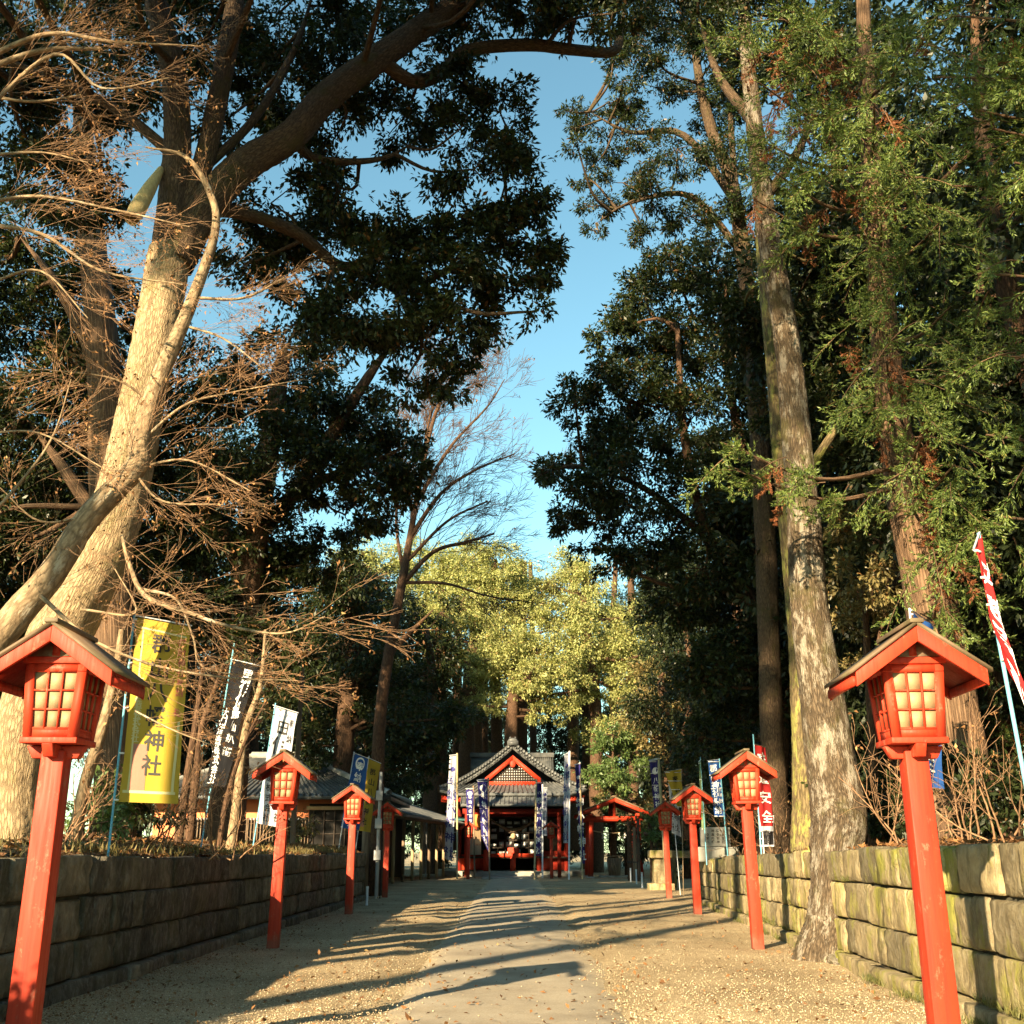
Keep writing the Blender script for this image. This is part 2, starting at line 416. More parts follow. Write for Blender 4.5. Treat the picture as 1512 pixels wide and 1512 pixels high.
m, nt, b = new_mat('worn_concrete_path')
v = coords(nt, (1, 1, 1), 'world')
c = ramp(nt, noise(nt, v, 1.1, 7, 0.65), [(0.3, (0.27, 0.23, 0.175)), (0.52, (0.37, 0.32, 0.245)), (0.75, (0.44, 0.39, 0.305))])
sp = noise(nt, v, 60, 4, 0.7)
c = mixc(nt, 1.0, c, ramp(nt, sp, [(0.3, (0.72, 0.7, 0.66)), (0.7, (1.16, 1.16, 1.16))]), 'MULTIPLY')
sandy = noise(nt, v, 0.8, 8, 0.75)
c = mixc(nt, ramp(nt, sandy, [(0.54, (0, 0, 0)), (0.7, (0.5,) * 3)]), c, (0.36, 0.29, 0.19))
gx = N(nt, 'ShaderNodeSeparateXYZ'); nt.links.new(v, gx.inputs[0])
edge = math_n(nt, 'ADD', math_n(nt, 'ABSOLUTE', math_n(nt, 'ADD', gx.outputs['X'], 0.05)), math_n(nt, 'MULTIPLY', noise(nt, v, 2.2, 7, 0.7), 0.9))
drift = ramp(nt, edge, [(0.0, (0, 0, 0)), (1.0, (1, 1, 1))]); rr_ = N(nt, 'ShaderNodeMapRange'); rr_.inputs[1].default_value = 1.38; rr_.inputs[2].default_value = 1.72
nt.links.new(edge, rr_.inputs[0])
grain = N(nt, 'ShaderNodeTexVoronoi'); grain.inputs['Scale'].default_value = 95; nt.links.new(v, grain.inputs['Vector'])
sg = N(nt, 'ShaderNodeSeparateColor'); nt.links.new(grain.outputs['Color'], sg.inputs[0])
c = mixc(nt, rr_.outputs[0], c, ramp(nt, sg.outputs[0], [(0.0, (0.20, 0.15, 0.095)), (0.45, (0.42, 0.33, 0.20)), (0.8, (0.53, 0.43, 0.28)), (1.0, (0.62, 0.54, 0.40))]))
nt.links.new(c, b.inputs['Base Color']); b.inputs['Roughness'].default_value = 0.88; b.inputs['Specular IOR Level'].default_value = 0.2
bump(nt, b, math_n(nt, 'ADD', sp, noise(nt, v, 9, 4)), 0.5, 0.008)
M['path'] = m

m, nt, b = new_mat('leaf_mould_earth')
v = coords(nt, (1, 1, 1), 'world')
c = ramp(nt, noise(nt, v, 9, 7, 0.7), [(0.3, (0.06, 0.038, 0.022)), (0.55, (0.16, 0.09, 0.045)), (0.75, (0.26, 0.155, 0.075))])
nt.links.new(c, b.inputs['Base Color']); b.inputs['Roughness'].default_value = 0.95
bump(nt, b, noise(nt, v, 24, 5), 0.9, 0.04)
M['earth'] = m

def sheet(xs, ys, zf):
    X, Yg = np.meshgrid(xs, ys); Z = zf(X, Yg)
    V = np.stack([X, Yg, Z], -1).reshape(-1, 3); n = len(xs); k = len(ys)
    i = np.arange(k - 1)[:, None] * n; j = np.arange(n - 1)[None]
    Q = np.stack([i + j, i + j + 1, i + n + j + 1, i + n + j], -1).reshape(-1, 4)
    return V, Q
def lump(X, Y, a=0.012):
    return a * (np.sin(1.3 * X + 0.4 * Y) * np.sin(0.7 * Y - 0.5 * X) + 0.6 * np.sin(3.1 * X - 1.1 * Y + 1) + 0.5 * np.sin(2.3 * Y + 1.9 * X))

V, Q = sheet(np.concatenate([[-400, -100, -30], np.linspace(-8, 10, 91), [30, 100, 400]]),
             np.concatenate([[-200, -40], np.linspace(-6, 75, 240), [110, 180, 700]]), lambda X, Y: lump(X, Y) - 0.035 * (np.abs(X) < 1.6))
g = link('gravel_ground', mesh_np('gravel_ground', V, Q, None, True), M['gravel']); tag(g, kind='structure')

ys = np.linspace(-5, 66, 320)
jl = np.cumsum(rng.normal(0, 0.02, 320)); jr = np.cumsum(rng.normal(0, 0.02, 320))
jl -= np.convolve(jl, np.ones(31) / 31, 'same'); jr -= np.convolve(jr, np.ones(31) / 31, 'same')
rows = []
for k, y in enumerate(ys):
    x0 = -1.28 + jl[k] + rng.normal(0, 0.012); x1 = np.interp(y, [8, 20, 40, 70], [1.08, 1.25, 1.35, 1.5]) + jr[k] + rng.normal(0, 0.012)
    for q in np.linspace(0, 1, 9):
        x = x0 + (x1 - x0) * q
        rows.append((x, y, 0.012 + lump(x, y, 0.006) - 0.05 * (q in (0, 1))))
n = 9; i = np.arange(319)[:, None] * n; j = np.arange(8)[None]
Q = np.stack([i + j, i + j + 1, i + n + j + 1, i + n + j], -1).reshape(-1, 4)
o = link('path', mesh_np('path', rows, Q, None, True), M['path']); tag(o, kind='structure')

# raised banks behind the walls
def bank_l(X, Y): 
    d = np.clip(-4.9 - X, 0, 60)
    return 1.39 + 0.30 * (1 - np.exp(-d / 1.1)) + 0.02 * np.minimum(d, 14) + lump(X, Y, 0.03)
V, Q = sheet(np.concatenate([[-160, -60, -30], np.linspace(-16, -4.97, 50)]), np.concatenate([[-160, -30], np.linspace(-6, 39, 100), [44, 52, 60]]), bank_l)
V[V[:, 1] > 41, 0] = np.minimum(V[V[:, 1] > 41, 0], -6.6)
o = link('bank_left_ground', mesh_np('bank_left_ground', V, Q, None, True), M['earth']); tag(o, kind='structure')
ysr = np.concatenate([[-160, -30], np.linspace(-6, 36.2, 100), [40, 46]])
us = np.concatenate([np.linspace(0.28, 12, 50), [24, 60, 160]])
U, Yg = np.meshgrid(us, ysr)
X = U + np.vectorize(wall_right_x)(Yg)
top = np.interp(Yg, [9, 16, 22, 34], [1.52, 1.50, 1.40, 1.22])
Z = top + 0.10 * (1 - np.exp(-U / 1.5)) + 0.015 * np.minimum(U, 14) + lump(X, Yg, 0.03)
n = len(us); i = np.arange(len(ysr) - 1)[:, None] * n; j = np.arange(n - 1)[None]
Q = np.stack([i + j, i + j + 1, i + n + j + 1, i + n + j], -1).reshape(-1, 4)
o = link('bank_right_ground', mesh_np('bank_right_ground', np.stack([X, Yg, Z], -1).reshape(-1, 3), Q, None, True), M['earth']); tag(o, kind='structure')
def bank_z(x, y):
    if x < 0: return float(bank_l(np.array(x), np.array(y)))
    u = x - wall_right_x(y)
    return float(np.interp(y, [9, 16, 22, 34], [1.52, 1.50, 1.40, 1.22]) + 0.10 * (1 - math.exp(-max(u, 0) / 1.5)) + 0.015 * min(max(u, 0), 14) + lump(x, y, 0.03))

# loose pebbles, real stones lying on the near gravel
def pebbles(n, y0, y1):
    y = y0 + np.minimum(rng.exponential((y1 - y0) * 0.42, n), 22); x = rng.uniform(-4.6, 5.4, n)
    keep = (x < np.array([wall_right_x(k) for k in y]) - 0.1) & ((np.abs(x + 0.05) > 1.16) | (rng.random(n) < 0.02 + 0.75 * np.clip((np.abs(x + 0.05) - 0.7) / 0.5, 0, 1) ** 2))
    x = x[keep]; y = y[keep]; k = len(x)
    s = rng.uniform(0.004, 0.0115, k); z = lump(x, y) + s * 0.25 + 0.02 * (np.abs(x) < 1.2)
    O = np.array([(1, 0, 0), (0, 1, 0), (-1, 0, 0), (0, -1, 0), (0, 0, 0.7), (0, 0, -0.7)])
    th = rng.uniform(0, 6.28, k); ct, st = np.cos(th), np.sin(th)
    J = O[None] * (s[:, None, None] * rng.uniform(0.7, 1.3, (k, 6, 1)))
    P = np.stack([J[..., 0] * ct[:, None] - J[..., 1] * st[:, None] + x[:, None], J[..., 0] * st[:, None] + J[..., 1] * ct[:, None] + y[:, None], J[..., 2] + z[:, None]], -1)
    F = np.array([(0, 1, 4), (1, 2, 4), (2, 3, 4), (3, 0, 4), (1, 0, 5), (2, 1, 5), (3, 2, 5), (0, 3, 5)])
    T = (F[None] + 6 * np.arange(k)[:, None, None]).reshape(-1, 3)
    return P.reshape(-1, 3), T
m, nt, b = new_mat('pebble')
gi = N(nt, 'ShaderNodeNewGeometry')
nt.links.new(ramp(nt, gi.outputs['Random Per Island'], [(0, (0.19, 0.14, 0.09)), (0.5, (0.44, 0.34, 0.21)), (0.85, (0.55, 0.45, 0.30)), (1, (0.64, 0.57, 0.45))]), b.inputs['Base Color'])
b.inputs['Roughness'].default_value = 0.85
M['pebble'] = m
P, T = pebbles(26000, 8.8, 16)
o = link('pebbles', mesh_np('pebbles', P, None, T, False), M['pebble'])
tag(o, 'loose tan pebbles strewn over the gravel beside the path', 'gravel', kind='stuff')

def flat_leaves(n, xf, yf, zf, L=0.09, up=0.5):
    x = xf(n); y = yf(n); z = zf(x, y) + 0.012
    d = rng.normal(0, 1, (n, 3)); d[:, 2] *= up; d /= np.linalg.norm(d, axis=1)[:, None]
    nn = rng.normal(0, 0.4, (n, 3)); nn[:, 2] += 1
    return leaf_quads(np.stack([x, y, z], -1), d, nn, L * rng.uniform(0.6, 1.3, n), 0.5)
def leaf_quads(C, D, NRM, L, wr, fold=0.12):
    S = np.cross(D, NRM); S /= np.linalg.norm(S, axis=1)[:, None] + 1e-9
    U = np.cross(S, D)
    L = np.asarray(L)[:, None] * np.ones((len(C), 1)); W = L * wr * 0.5
    mid = C + D * L * 0.48
    V = np.stack([C, mid + S * W + U * W * fold * 2, C + D * L - U * L * fold, mid - S * W + U * W * fold * 2], 1)
    Q = np.arange(len(C) * 4).reshape(-1, 4)
    return V.reshape(-1, 3), Q
V, Q = flat_leaves(16000, lambda n: -4.95 - rng.exponential(2.2, n), lambda n: rng.uniform(4, 38, n), lambda x, y: bank_l(x, y))
o = link('fallen_leaves', mesh_np('fallen_leaves', V, Q), M['leaf_dry']); tag(o, 'brown fallen leaves covering the bank above the dark wall', 'leaves', kind='stuff')
V, Q = flat_leaves(1500, lambda n: rng.uniform(-4.6, 4.6, n), lambda n: 8.5 + rng.exponential(14, n), lambda x, y: lump(x, y) + 0.02, 0.07)
o = link('fallen_leaves', mesh_np('fallen_leaves', V, Q), M['leaf_dry']); tag(o, 'few dry leaves scattered on the gravel and path', 'leaves', kind='stuff')
V, Q = flat_leaves(9000, lambda n: -4.62 + rng.exponential(0.9, n), lambda n: 6 + rng.exponential(9, n), lambda x, y: lump(x, y) - 0.004, 0.028)  # leaf scraps, strewn densely to deepen the tone of the shaded gravel
o = link('leaf_litter', mesh_np('leaf_litter', V, Q), M['leaf_dry']); tag(o, 'small brown leaf scraps darkening the shaded gravel along the dark wall', 'leaves', kind='stuff')
xr = lambda n: 4.7 + rng.exponential(2.2, n)
V, Q = flat_leaves(7000, lambda n: rng.exponential(1.8, n), lambda n: rng.uniform(6, 36, n), lambda x, y: 0 * x, 0.09)
for k in range(0, len(V), 4):
    yy = min(max(V[k, 1], -6), 36); xw = wall_right_x(yy) + 0.3
    xx = V[k, 0] + xw; V[k:k + 4, 0] += xw; V[k:k + 4, 2] += bank_z(xx, yy)
o = link('fallen_leaves', mesh_np('fallen_leaves', V, Q), M['leaf_dry']); tag(o, 'brown fallen leaves on the bank above the sunlit mossy wall', 'leaves', kind='stuff')
# ------------------------------------------------------------------ stone retaining walls, block by block
def stone_mat(name, stops, moss, streak, wet):
    m, nt, b = new_mat(name)
    v = coords(nt, (1, 1, 1), 'world')
    f = noise(nt, v, 3.2, 7, 0.68)
    c = ramp(nt, f, stops)
    c = mixc(nt, 1.0, c, ramp(nt, rand_obj(nt), [(0, (0.45, 0.46, 0.48)), (0.4, (0.85, 0.83, 0.80)), (0.8, (1.15, 1.1, 1.02)), (1, (1.7, 1.6, 1.4))]), 'MULTIPLY')
    ch = noise(nt, coords(nt, (13, 13, 5.5), 'world'), 1.0, 7, 0.78)
    c = mixc(nt, ramp(nt, ch, [(0.48, (0, 0, 0)), (0.66, (streak[1],) * 3)]), c, streak[0])
    mo = noise(nt, coords(nt, (1, 1, 0.6), 'world'), 1.7, 8, 0.72)
    c = mixc(nt, ramp(nt, mo, [(0.5, (0, 0, 0)), (0.62, (moss[1],) * 3)]), c, moss[0])
    dk = noise(nt, coords(nt, (2.2, 2.2, 0.5), 'world'), 1.4, 7, 0.7)
    c = mixc(nt, ramp(nt, dk, [(0.5, (0, 0, 0)), (0.66, (wet[1],) * 3)]), c, wet[0])
    nt.links.new(c, b.inputs['Base Color']); b.inputs['Roughness'].default_value = 0.9; b.inputs['Specular IOR Level'].default_value = 0.2
    hh = math_n(nt, 'ADD', math_n(nt, 'MULTIPLY', ch, 1.0), noise(nt, v, 11, 6, 0.65))
    bump(nt, b, hh, 0.85, 0.045)
    return m
M['stone_dark'] = stone_mat('dirty_shade_toned_stone', [(0.3, (0.06, 0.054, 0.044)), (0.55, (0.15, 0.133, 0.105)), (0.75, (0.27, 0.24, 0.19))],  # dirty stone, its colour darkened further for the wall's shade
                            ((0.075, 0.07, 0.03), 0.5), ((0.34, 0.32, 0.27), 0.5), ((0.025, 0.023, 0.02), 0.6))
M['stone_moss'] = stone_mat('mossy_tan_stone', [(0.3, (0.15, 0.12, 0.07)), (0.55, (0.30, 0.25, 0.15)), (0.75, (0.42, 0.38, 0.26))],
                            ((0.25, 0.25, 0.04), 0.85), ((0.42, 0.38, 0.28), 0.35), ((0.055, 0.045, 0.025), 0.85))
M['joint'] = surf('dark_joint', (0.02, 0.018, 0.012), (0.05, 0.045, 0.03), 8, 0.95, 0.4, 20, 0.02)

def stone_variant(seed):
    g = np.random.default_rng(seed)
    us = np.array([0, 0.022, 0.12, 0.25, 0.38, 0.5, 0.63, 0.76, 0.88, 0.978, 1.0]); ws = np.array([0, 0.045, 0.26, 0.5, 0.74, 0.955, 1.0])
    nx, nz = len(us), len(ws); ph = g.uniform(0, 6.28, 6); V = []
    for k, w in enumerate(ws):
        for i, u in enumerate(us):
            e = (i in (0, nx - 1)) or (k in (0, nz - 1)); inner = (i in (1, nx - 2) or k in (1, nz - 2))
            d = 0.11 if e else (0.0 if inner else -0.012)
            d += 0.035 * math.sin(3.1 * u + ph[0]) * math.sin(2.6 * w + ph[1]) + 0.02 * math.sin(9 * u + ph[2]) * math.sin(6 * w + ph[3]) + g.normal(0, 0.03)
            V.append((u + g.normal(0, 0.010) * (not (i in (0, nx - 1))), d, w + g.normal(0, 0.018) * (not (k in (0, nz - 1)))))
    for w in (0, 1):
        for u in (0, 1): V.append((u, 1.0, w))
    Q = []
    for k in range(nz - 1):
        for i in range(nx - 1): Q.append((k * nx + i, k * nx + i + 1, (k + 1) * nx + i + 1, (k + 1) * nx + i))
    b0 = nx * nz
    V = np.array(V); T = []
    def fan(ring, c0, c1):
        # ring of front-edge verts between two back corners
        for a_, b_ in zip(ring[:-1], ring[1:]): T.append((a_, c0, b_))
        T.append((ring[-1], c0, c1))
    fan([i for i in range(nx)], b0, b0 + 1)
    fan([(nz - 1) * nx + i for i in range(nx)][::-1], b0 + 3, b0 + 2)
    fan([k * nx for k in range(nz)][::-1], b0 + 2, b0)
    fan([k * nx + nx - 1 for k in range(nz)], b0 + 1, b0 + 3)
    return V, Q, T
VARS = [stone_variant(100 + k) for k in range(9)]
def stone_meshes(mat):
    out = []
    for V, Q, T in VARS:
        me = mesh_np('stone', V, Q, T, False); me.materials.append(mat); out.append(me)
    return out

def build_wall(name, label, side, y0, y1, mat, topf, seed):
    g = random.Random(seed)
    root = empty(name, ((wall_left_x(15) if side < 0 else wall_right_x(15)), 15, 0)); tag(root, label, 'stone wall')
    meshes = stone_meshes(mat)
    ox, oy = root.location.x, root.location.y
    xf = wall_left_x if side < 0 else wall_right_x
    # core behind the joints
    ysc = np.linspace(y0, y1, 16); mb = MB()
    for a, b_ in zip(ysc[:-1], ysc[1:]):
        xa, xb = xf(a) - ox, xf(b_) - ox; s = 1 if side > 0 else -1
        ta, tb = topf(a) - 0.03, topf(b_) - 0.03
        i0, i1 = 0.075 * s, 0.5 * s
        pts = [(xa + i0, a - oy, -0.2), (xa + i1, a - oy, -0.2), (xb + i1, b_ - oy, -0.2), (xb + i0, b_ - oy, -0.2),
               (xa + i0, a - oy, ta), (xa + i1, a - oy, ta), (xb + i1, b_ - oy, tb), (xb + i0, b_ - oy, tb)]
        if s < 0: pts = [pts[1], pts[0], pts[3], pts[2], pts[5], pts[4], pts[7], pts[6]]
        mb.hexa(pts)
    mb.build('core', M['joint'], root)
    cuts = [(-0.12, 0.115), (0.115, 0.40), (0.40, 0.71), (0.71, 1.0)]
    for ci, (f0, f1) in enumerate(cuts):
        y = y0 - g.uniform(0, 0.6)
        while y < y1:
            L = g.choice((0.45, 0.62, 0.8, 0.95, 1.15, 1.4)) * g.uniform(0.88, 1.12) if ci else g.uniform(0.9, 1.7)
            if g.random() < 0.13: L *= 0.5
            e = min(y + L, y1 + 0.1); yc = (y + e) / 2
            h = topf(yc); z0, z1 = f0 * h, f1 * h
            if ci == 0: z0 = -0.1
            if ci == 3: z1 += g.uniform(-0.035, 0.03)
            proud = g.uniform(-0.028, 0.028) + (0.10 if ci == 0 else 0.0)
            o = bpy.data.objects.new('stone', g.choice(meshes)); col.objects.link(o); o.parent = root
            gap = 0.011
            if side > 0:
                dx = xf(e) - xf(y)
                ang = -math.pi / 2 + math.atan2(-dx, (e - y)) 
                o.location = (xf(e) - proud - ox, e - gap - oy, z0 + gap + g.uniform(-0.008, 0.008))
            else:
                ang = math.pi / 2
                o.location = (xf(y) + proud - ox, y + gap - oy, z0 + gap + g.uniform(-0.008, 0.008))
            o.rotation_euler = (g.gauss(0, 0.012), g.gauss(0, 0.008), ang + g.gauss(0, 0.01))
            o.scale = (e - y - 2 * gap, g.uniform(0.24, 0.32), z1 - z0 - 2 * gap)
            y = e
    return root
build_wall('stone_wall', 'dark dirty stone block retaining wall below the leafy bank, in shade', -1, 3.0, WALL_END_LEFT, M['stone_dark'], lambda y: 1.43, 5)
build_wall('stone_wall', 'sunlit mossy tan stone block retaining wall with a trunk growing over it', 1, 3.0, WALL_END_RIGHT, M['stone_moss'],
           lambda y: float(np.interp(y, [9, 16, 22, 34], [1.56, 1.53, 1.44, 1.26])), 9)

# ------------------------------------------------------------------ tiled roofs
def roof_slope(root, part, prof, axis_from, axis_to, n_tiles, mat, thick=0.14, rib=0.055):
    """prof(s, q) -> point on the slope: s 0..1 along the eave, q 0 at the top .. 1 at the eave. A slab plus rounded tile ribs running down it."""
    nq = 8; ns = max(2, n_tiles // 2)
    V = []; 
    for lay in (0, 1):
        for i in range(ns + 1):
            for k in range(nq + 1):
                p = Vector(prof(i / ns, k / nq)); V.append((p.x, p.y, p.z - lay * thick))
    w = nq + 1; Q = []; off = (ns + 1) * w
    for i in range(ns):
        for k in range(nq):
            a = i * w + k; Q.append((a, a + 1, a + w + 1, a + w)); Q.append((off + a, off + a + w, off + a + w + 1, off + a + 1))
    for i in range(ns):
        a = i * w; Q.append((a, a + w, off + a + w, off + a)); a = i * w + nq; Q.append((a, off + a, off + a + w, a + w))
    for k in range(nq):
        Q.append((k, off + k, off + k + 1, k + 1)); a = ns * w + k; Q.append((a, a + 1, off + a + 1, off + a))
    slab = link(part, mesh_np(part, V, Q), mat, root)
    ts = TubeSet(); g = random.Random(n_tiles)
    for i in range(n_tiles + 1):
        s = i / n_tiles
        P = np.array([Vector(prof(s, q)) + Vector((0, 0, 0.015)) for q in np.linspace(0, 1.012, 15)])
        ts.add(P, np.array([rib * (1.0 if k % 2 else 0.86) for k in range(15)]), 6)
    r = ts.build('tile_ribs', mat, slab); tag(r, kind='stuff')
    return slab

# ------------------------------------------------------------------ worship hall
hall = empty('worship_hall', (0.05, 70.0, 0)); tag(hall, 'shrine worship hall with grey tiled gable roof and vermilion bargeboards', 'shrine hall')
def hb(name, mat, *boxes, bevel=0.0):
    mb = MB()
    for bx in boxes: mb.box(*bx)
    return mb.build(name, M[mat], hall, bevel=bevel)
hb('stone_base', 'concrete', (-4.2, 4.2, -0.9, 7.0, -0.1, 0.30))
for k in range(3): hb('step', 'concrete', (-2.3, 2.3, -1.9 + 0.33 * k, -0.9, -0.05, 0.10 + 0.10 * k))
for x in (-3.3, -1.55, 1.6, 3.3): hb('column', 'red_old', (x - 0.13, x + 0.13, -0.13, 0.13, 0.3, 4.3))
for x in (-2.75, 2.75): hb('porch_post', 'red_old', (x - 0.11, x + 0.11, -2.9, -2.68, -0.05, 3.75))
hb('porch_beam', 'red_old', (-3.0, 3.0, -2.89, -2.69, 3.5, 3.78))
hb('lintel', 'red_old', (-3.42, 3.42, -0.10, 0.16, 3.42, 3.86))
hb('side_wall', 'wood_dark', (-3.4, -3.3, 0.2, 6.5, 0.3, 4.9)); hb('side_wall', 'wood_dark', (3.3, 3.4, 0.2, 6.5, 0.3, 4.9))
hb('back_wall', 'wood_dark', (-3.3, 3.3, 6.4, 6.5, 0.3, 4.9))
hb('ceiling_board', 'wood_dark', (-3.29, 3.29, 0.2, 6.39, 4.0, 4.08))
hb('floor_board', 'wood_dark', (-3.29, 3.29, -0.6, 6.39, 1.02, 1.12))
hb('floor_edge', 'red', (-1.42, 1.47, -0.70, -0.58, 1.08, 1.30))
hb('floor_edge_post', 'red', (-0.16, 0.18, -0.72, -0.55, 0.3, 1.07))
hb('side_panel', 'red', (-3.16, -1.70, -0.06, 0.02, 0.36, 1.25)); hb('side_panel', 'red_old', (1.76, 3.16, -0.06, 0.02, 0.36, 1.45))
hb('stair_post', 'red', (-1.78, -1.43, -0.95, -0.62, 0.3, 1.5))
hb('notice_board', 'white', (-2.62, -1.95, -0.22, -0.16, 1.22, 2.25))
hb('side_door', 'wood_dark', (1.77, 3.15, 0.02, 0.08, 1.46, 3.40)); hb('side_door', 'wood_dark', (-3.15, -1.70, 0.04, 0.10, 1.26, 3.40))
# lattice doors with white panes across the middle bay
lat = MB()
for x in np.linspace(-1.40, 1.45, 7): lat.box(x - 0.03, x + 0.03, -0.25, -0.18, 1.14, 3.40)
for z in np.linspace(1.18, 3.36, 6): lat.box(-1.42, 1.47, -0.255, -0.175, z - 0.04, z + 0.04)
lat = lat.build('lattice_door', M['wood_dark'], hall)
gr = random.Random(3)
pm = MB().box(-0.5, 0.5, -0.01, 0.01, -0.5, 0.5).mesh('pane'); pm.materials.append(M['white'])
for i in range(6):
    for k in range(5):
        if gr.random() < 0.12: continue
        x = -1.40 + 2.85 / 6 * (i + 0.5); z = 1.18 + 2.18 / 5 * (k + 0.5)
        o = bpy.data.objects.new('pane', pm); o.parent = lat; col.objects.link(o)
        h = 0.30 * gr.choice((1, 1, 0.6))
        o.location = (x + gr.uniform(-0.03, 0.03), -0.14, z - 0.17 + h / 2); o.scale = (0.385 * gr.choice((1, 1, 0.75)), 1, h)
# rope and offering bell in front of the lattice
ts = TubeSet(); ts.add(smooth_path([(-1.35, -0.3, 3.25), (-0.6, -0.3, 2.78), (0.02, -0.3, 2.62), (0.65, -0.3, 2.78), (1.4, -0.3, 3.25)], 5), np.interp(np.arange(21), [0, 10, 20], [0.05, 0.13, 0.05]), 8, 0.15, 3)
ts.build('straw_rope', M['wood'], hall)
mb = MB(); mb.ball((0.03, -0.3, 2.28), 0.17, 1, 1, 1.1); mb.build('bell', M['wood_pale'], hall, True)
hb('offering_box', 'red', (-0.32, 0.38, -0.56, -0.1, 1.13, 1.62), bevel=0.02)
hall.scale = (1, 1, 1.03)
# main gable roof (ridge runs away from the approach)
def main_r(s, q):
    x = 4.45 * q; z = 7.70 - 2.70 * (0.62 * q + 0.38 * (1 - (1 - q) ** 2)) + 0.10 * max(0, q - 0.8) * 5
    return (x, -1.55 + 8.4 * s, z)
def main_l(s, q):
    p = main_r(1 - s, q); return (-p[0], p[1], p[2])
roof_slope(hall, 'roof_slope', main_r, 0, 0, 26, M['tile'], 0.2, 0.075)
roof_slope(hall, 'roof_slope', main_l, 0, 0, 26, M['tile'], 0.2, 0.075)
rd = MB(); rd.box(-0.17, 0.17, -1.62, 6.9, 7.62, 7.84); rd.box(-0.24, 0.24, -1.66, 6.9, 7.841, 7.91)
rd.build('ridge', M['tile'], hall, bevel=0.03)
mb = MB(); mb.ball((0, -1.72, 7.78), 0.20, 1.5, 0.5, 0.8); mb.ball((-0.16, -1.72, 7.95), 0.06); mb.ball((0.16, -1.72, 7.95), 0.06); mb.box(-0.34, 0.34, -1.80, -1.66, 7.50, 7.76)
mb.build('ridge_end_ornament', M['tile'], hall, True)
# row of round verge tiles along the front edges
for sgn in (-1, 1):
    mb = MB()
    for q in np.linspace(0.03, 0.97, 25):
        p = main_r(0, q); mb.cyl((sgn * p[0], -1.76, p[2] - 0.02), (sgn * p[0], -1.45, p[2] - 0.02), 0.10, n=8); mb.cyl((sgn * p[0], -1.68, p[2] - 0.24), (sgn * p[0], -1.5, p[2] - 0.24), 0.07, n=8)
    o = mb.build('verge_tiles', M['tile'], hall); tag(o, kind='stuff')
for sgn in (-1, 1):
    mb = MB(); qs = np.linspace(0, 0.98, 10)
    for qa, qb in zip(qs[:-1], qs[1:]):
        pa, pb = main_r(0, qa), main_r(0, qb)
        mb.hexa([(sgn * pa[0], -1.60, pa[2] - 0.42), (sgn * pb[0], -1.60, pb[2] - 0.42), (sgn * pb[0], -1.46, pb[2] - 0.42), (sgn * pa[0], -1.46, pa[2] - 0.42), (sgn * pa[0], -1.60, pa[2] - 0.20), (sgn * pb[0], -1.60, pb[2] - 0.20), (sgn * pb[0], -1.46, pb[2] - 0.20), (sgn * pa[0], -1.46, pa[2] - 0.20)])
    mb.build('verge_board', M['tile'], hall)
# vermilion gable: bargeboards, tie beam, lattice
def gz(x): return 6.92 - abs(x) * 0.90
for sgn in (-1, 1):
    mb = MB(); mb.hexa([(sgn * 0.0, -1.42, 6.62), (sgn * 1.72, -1.42, 5.26), (sgn * 1.72, -1.30, 5.26), (sgn * 0.0, -1.30, 6.62),
                        (sgn * 0.0, -1.42, 6.94), (sgn * 1.72, -1.42, 5.60), (sgn * 1.72, -1.30, 5.60), (sgn * 0.0, -1.30, 6.94)])
    mb.build('bargeboard', M['red'], hall)
hb('gable_beam', 'red', (-1.74, 1.74, -1.46, -1.28, 5.16, 5.40))
mb = MB(); mb.ball((0, -1.46, 6.42), 0.19, 1, 0.3, 1.1, 12, 8); mb.build('gable_pendant', M['red'], hall, True)
mb = MB(); mb.add([(-1.66, -1.10, 5.36), (1.66, -1.10, 5.36), (0, -1.10, 6.72), (-1.66, -1.04, 5.36), (1.66, -1.04, 5.36), (0, -1.04, 6.72)], [(0, 3, 4, 1), (1, 4, 5, 2), (2, 5, 3, 0)], [(0, 1, 2), (3, 5, 4)])
mb.build('gable_panel', M['white'], hall)
mb = MB()
for x in np.arange(-1.5, 1.51, 0.15):
    t = 5.38 + (1.6 - abs(x)) * 0.80
    if t > 5.5: mb.box(x - 0.032, x + 0.032, -1.17, -1.101, 5.38, t)
for z in np.arange(5.5, 6.6, 0.15):
    w = 1.6 - (z - 5.38) / 0.80
    if w > 0.1: mb.box(-w, w, -1.19, -1.12, z - 0.032, z + 0.032)
o = mb.build('gable_lattice', M['wood_dark'], hall); tag(o, kind='stuff')
# front skirt roof and porch roof
def up(x, w): return 0.22 * max(0, abs(x) / w - 0.72) / 0.28
def skirt(s, q):
    x = (-1 + 2 * s) * (3.1 + 1.3 * q); return (x, -1.05 - 1.75 * q, 5.36 - 0.85 * q + 0.14 * q * q + up(x, 4.4) * q)
roof_slope(hall, 'skirt_roof', skirt, 0, 0, 30, M['tile'], 0.16, 0.06)
def porch(s, q):
    return ((-1 + 2 * s) * 3.08, -2.35 - 1.35 * q, 4.62 - 0.62 * q)
roof_slope(hall, 'porch_roof', porch, 0, 0, 24, M['tile'], 0.13, 0.045)
for sgn in (-1, 1):
    mb = MB()
    for k in range(7): mb.bar((sgn * (2.9 + 0.18 * k), -0.2, 4.55), (sgn * (3.2 + 0.18 * k), -2.55, 4.36 + 0.02 * k), 0.07, 0.10)
    mb.bar((sgn * 3.0, -2.45, 4.22), (sgn * 4.3, -2.45, 4.40), 0.10, 0.16)
    mb.bar((sgn * 3.3, 0.0, 4.25), (sgn * 4.28, -2.4, 4.28), 0.12, 0.2)
    o = mb.build('eave_rafters', M['red'], hall); tag(o, kind='stuff')
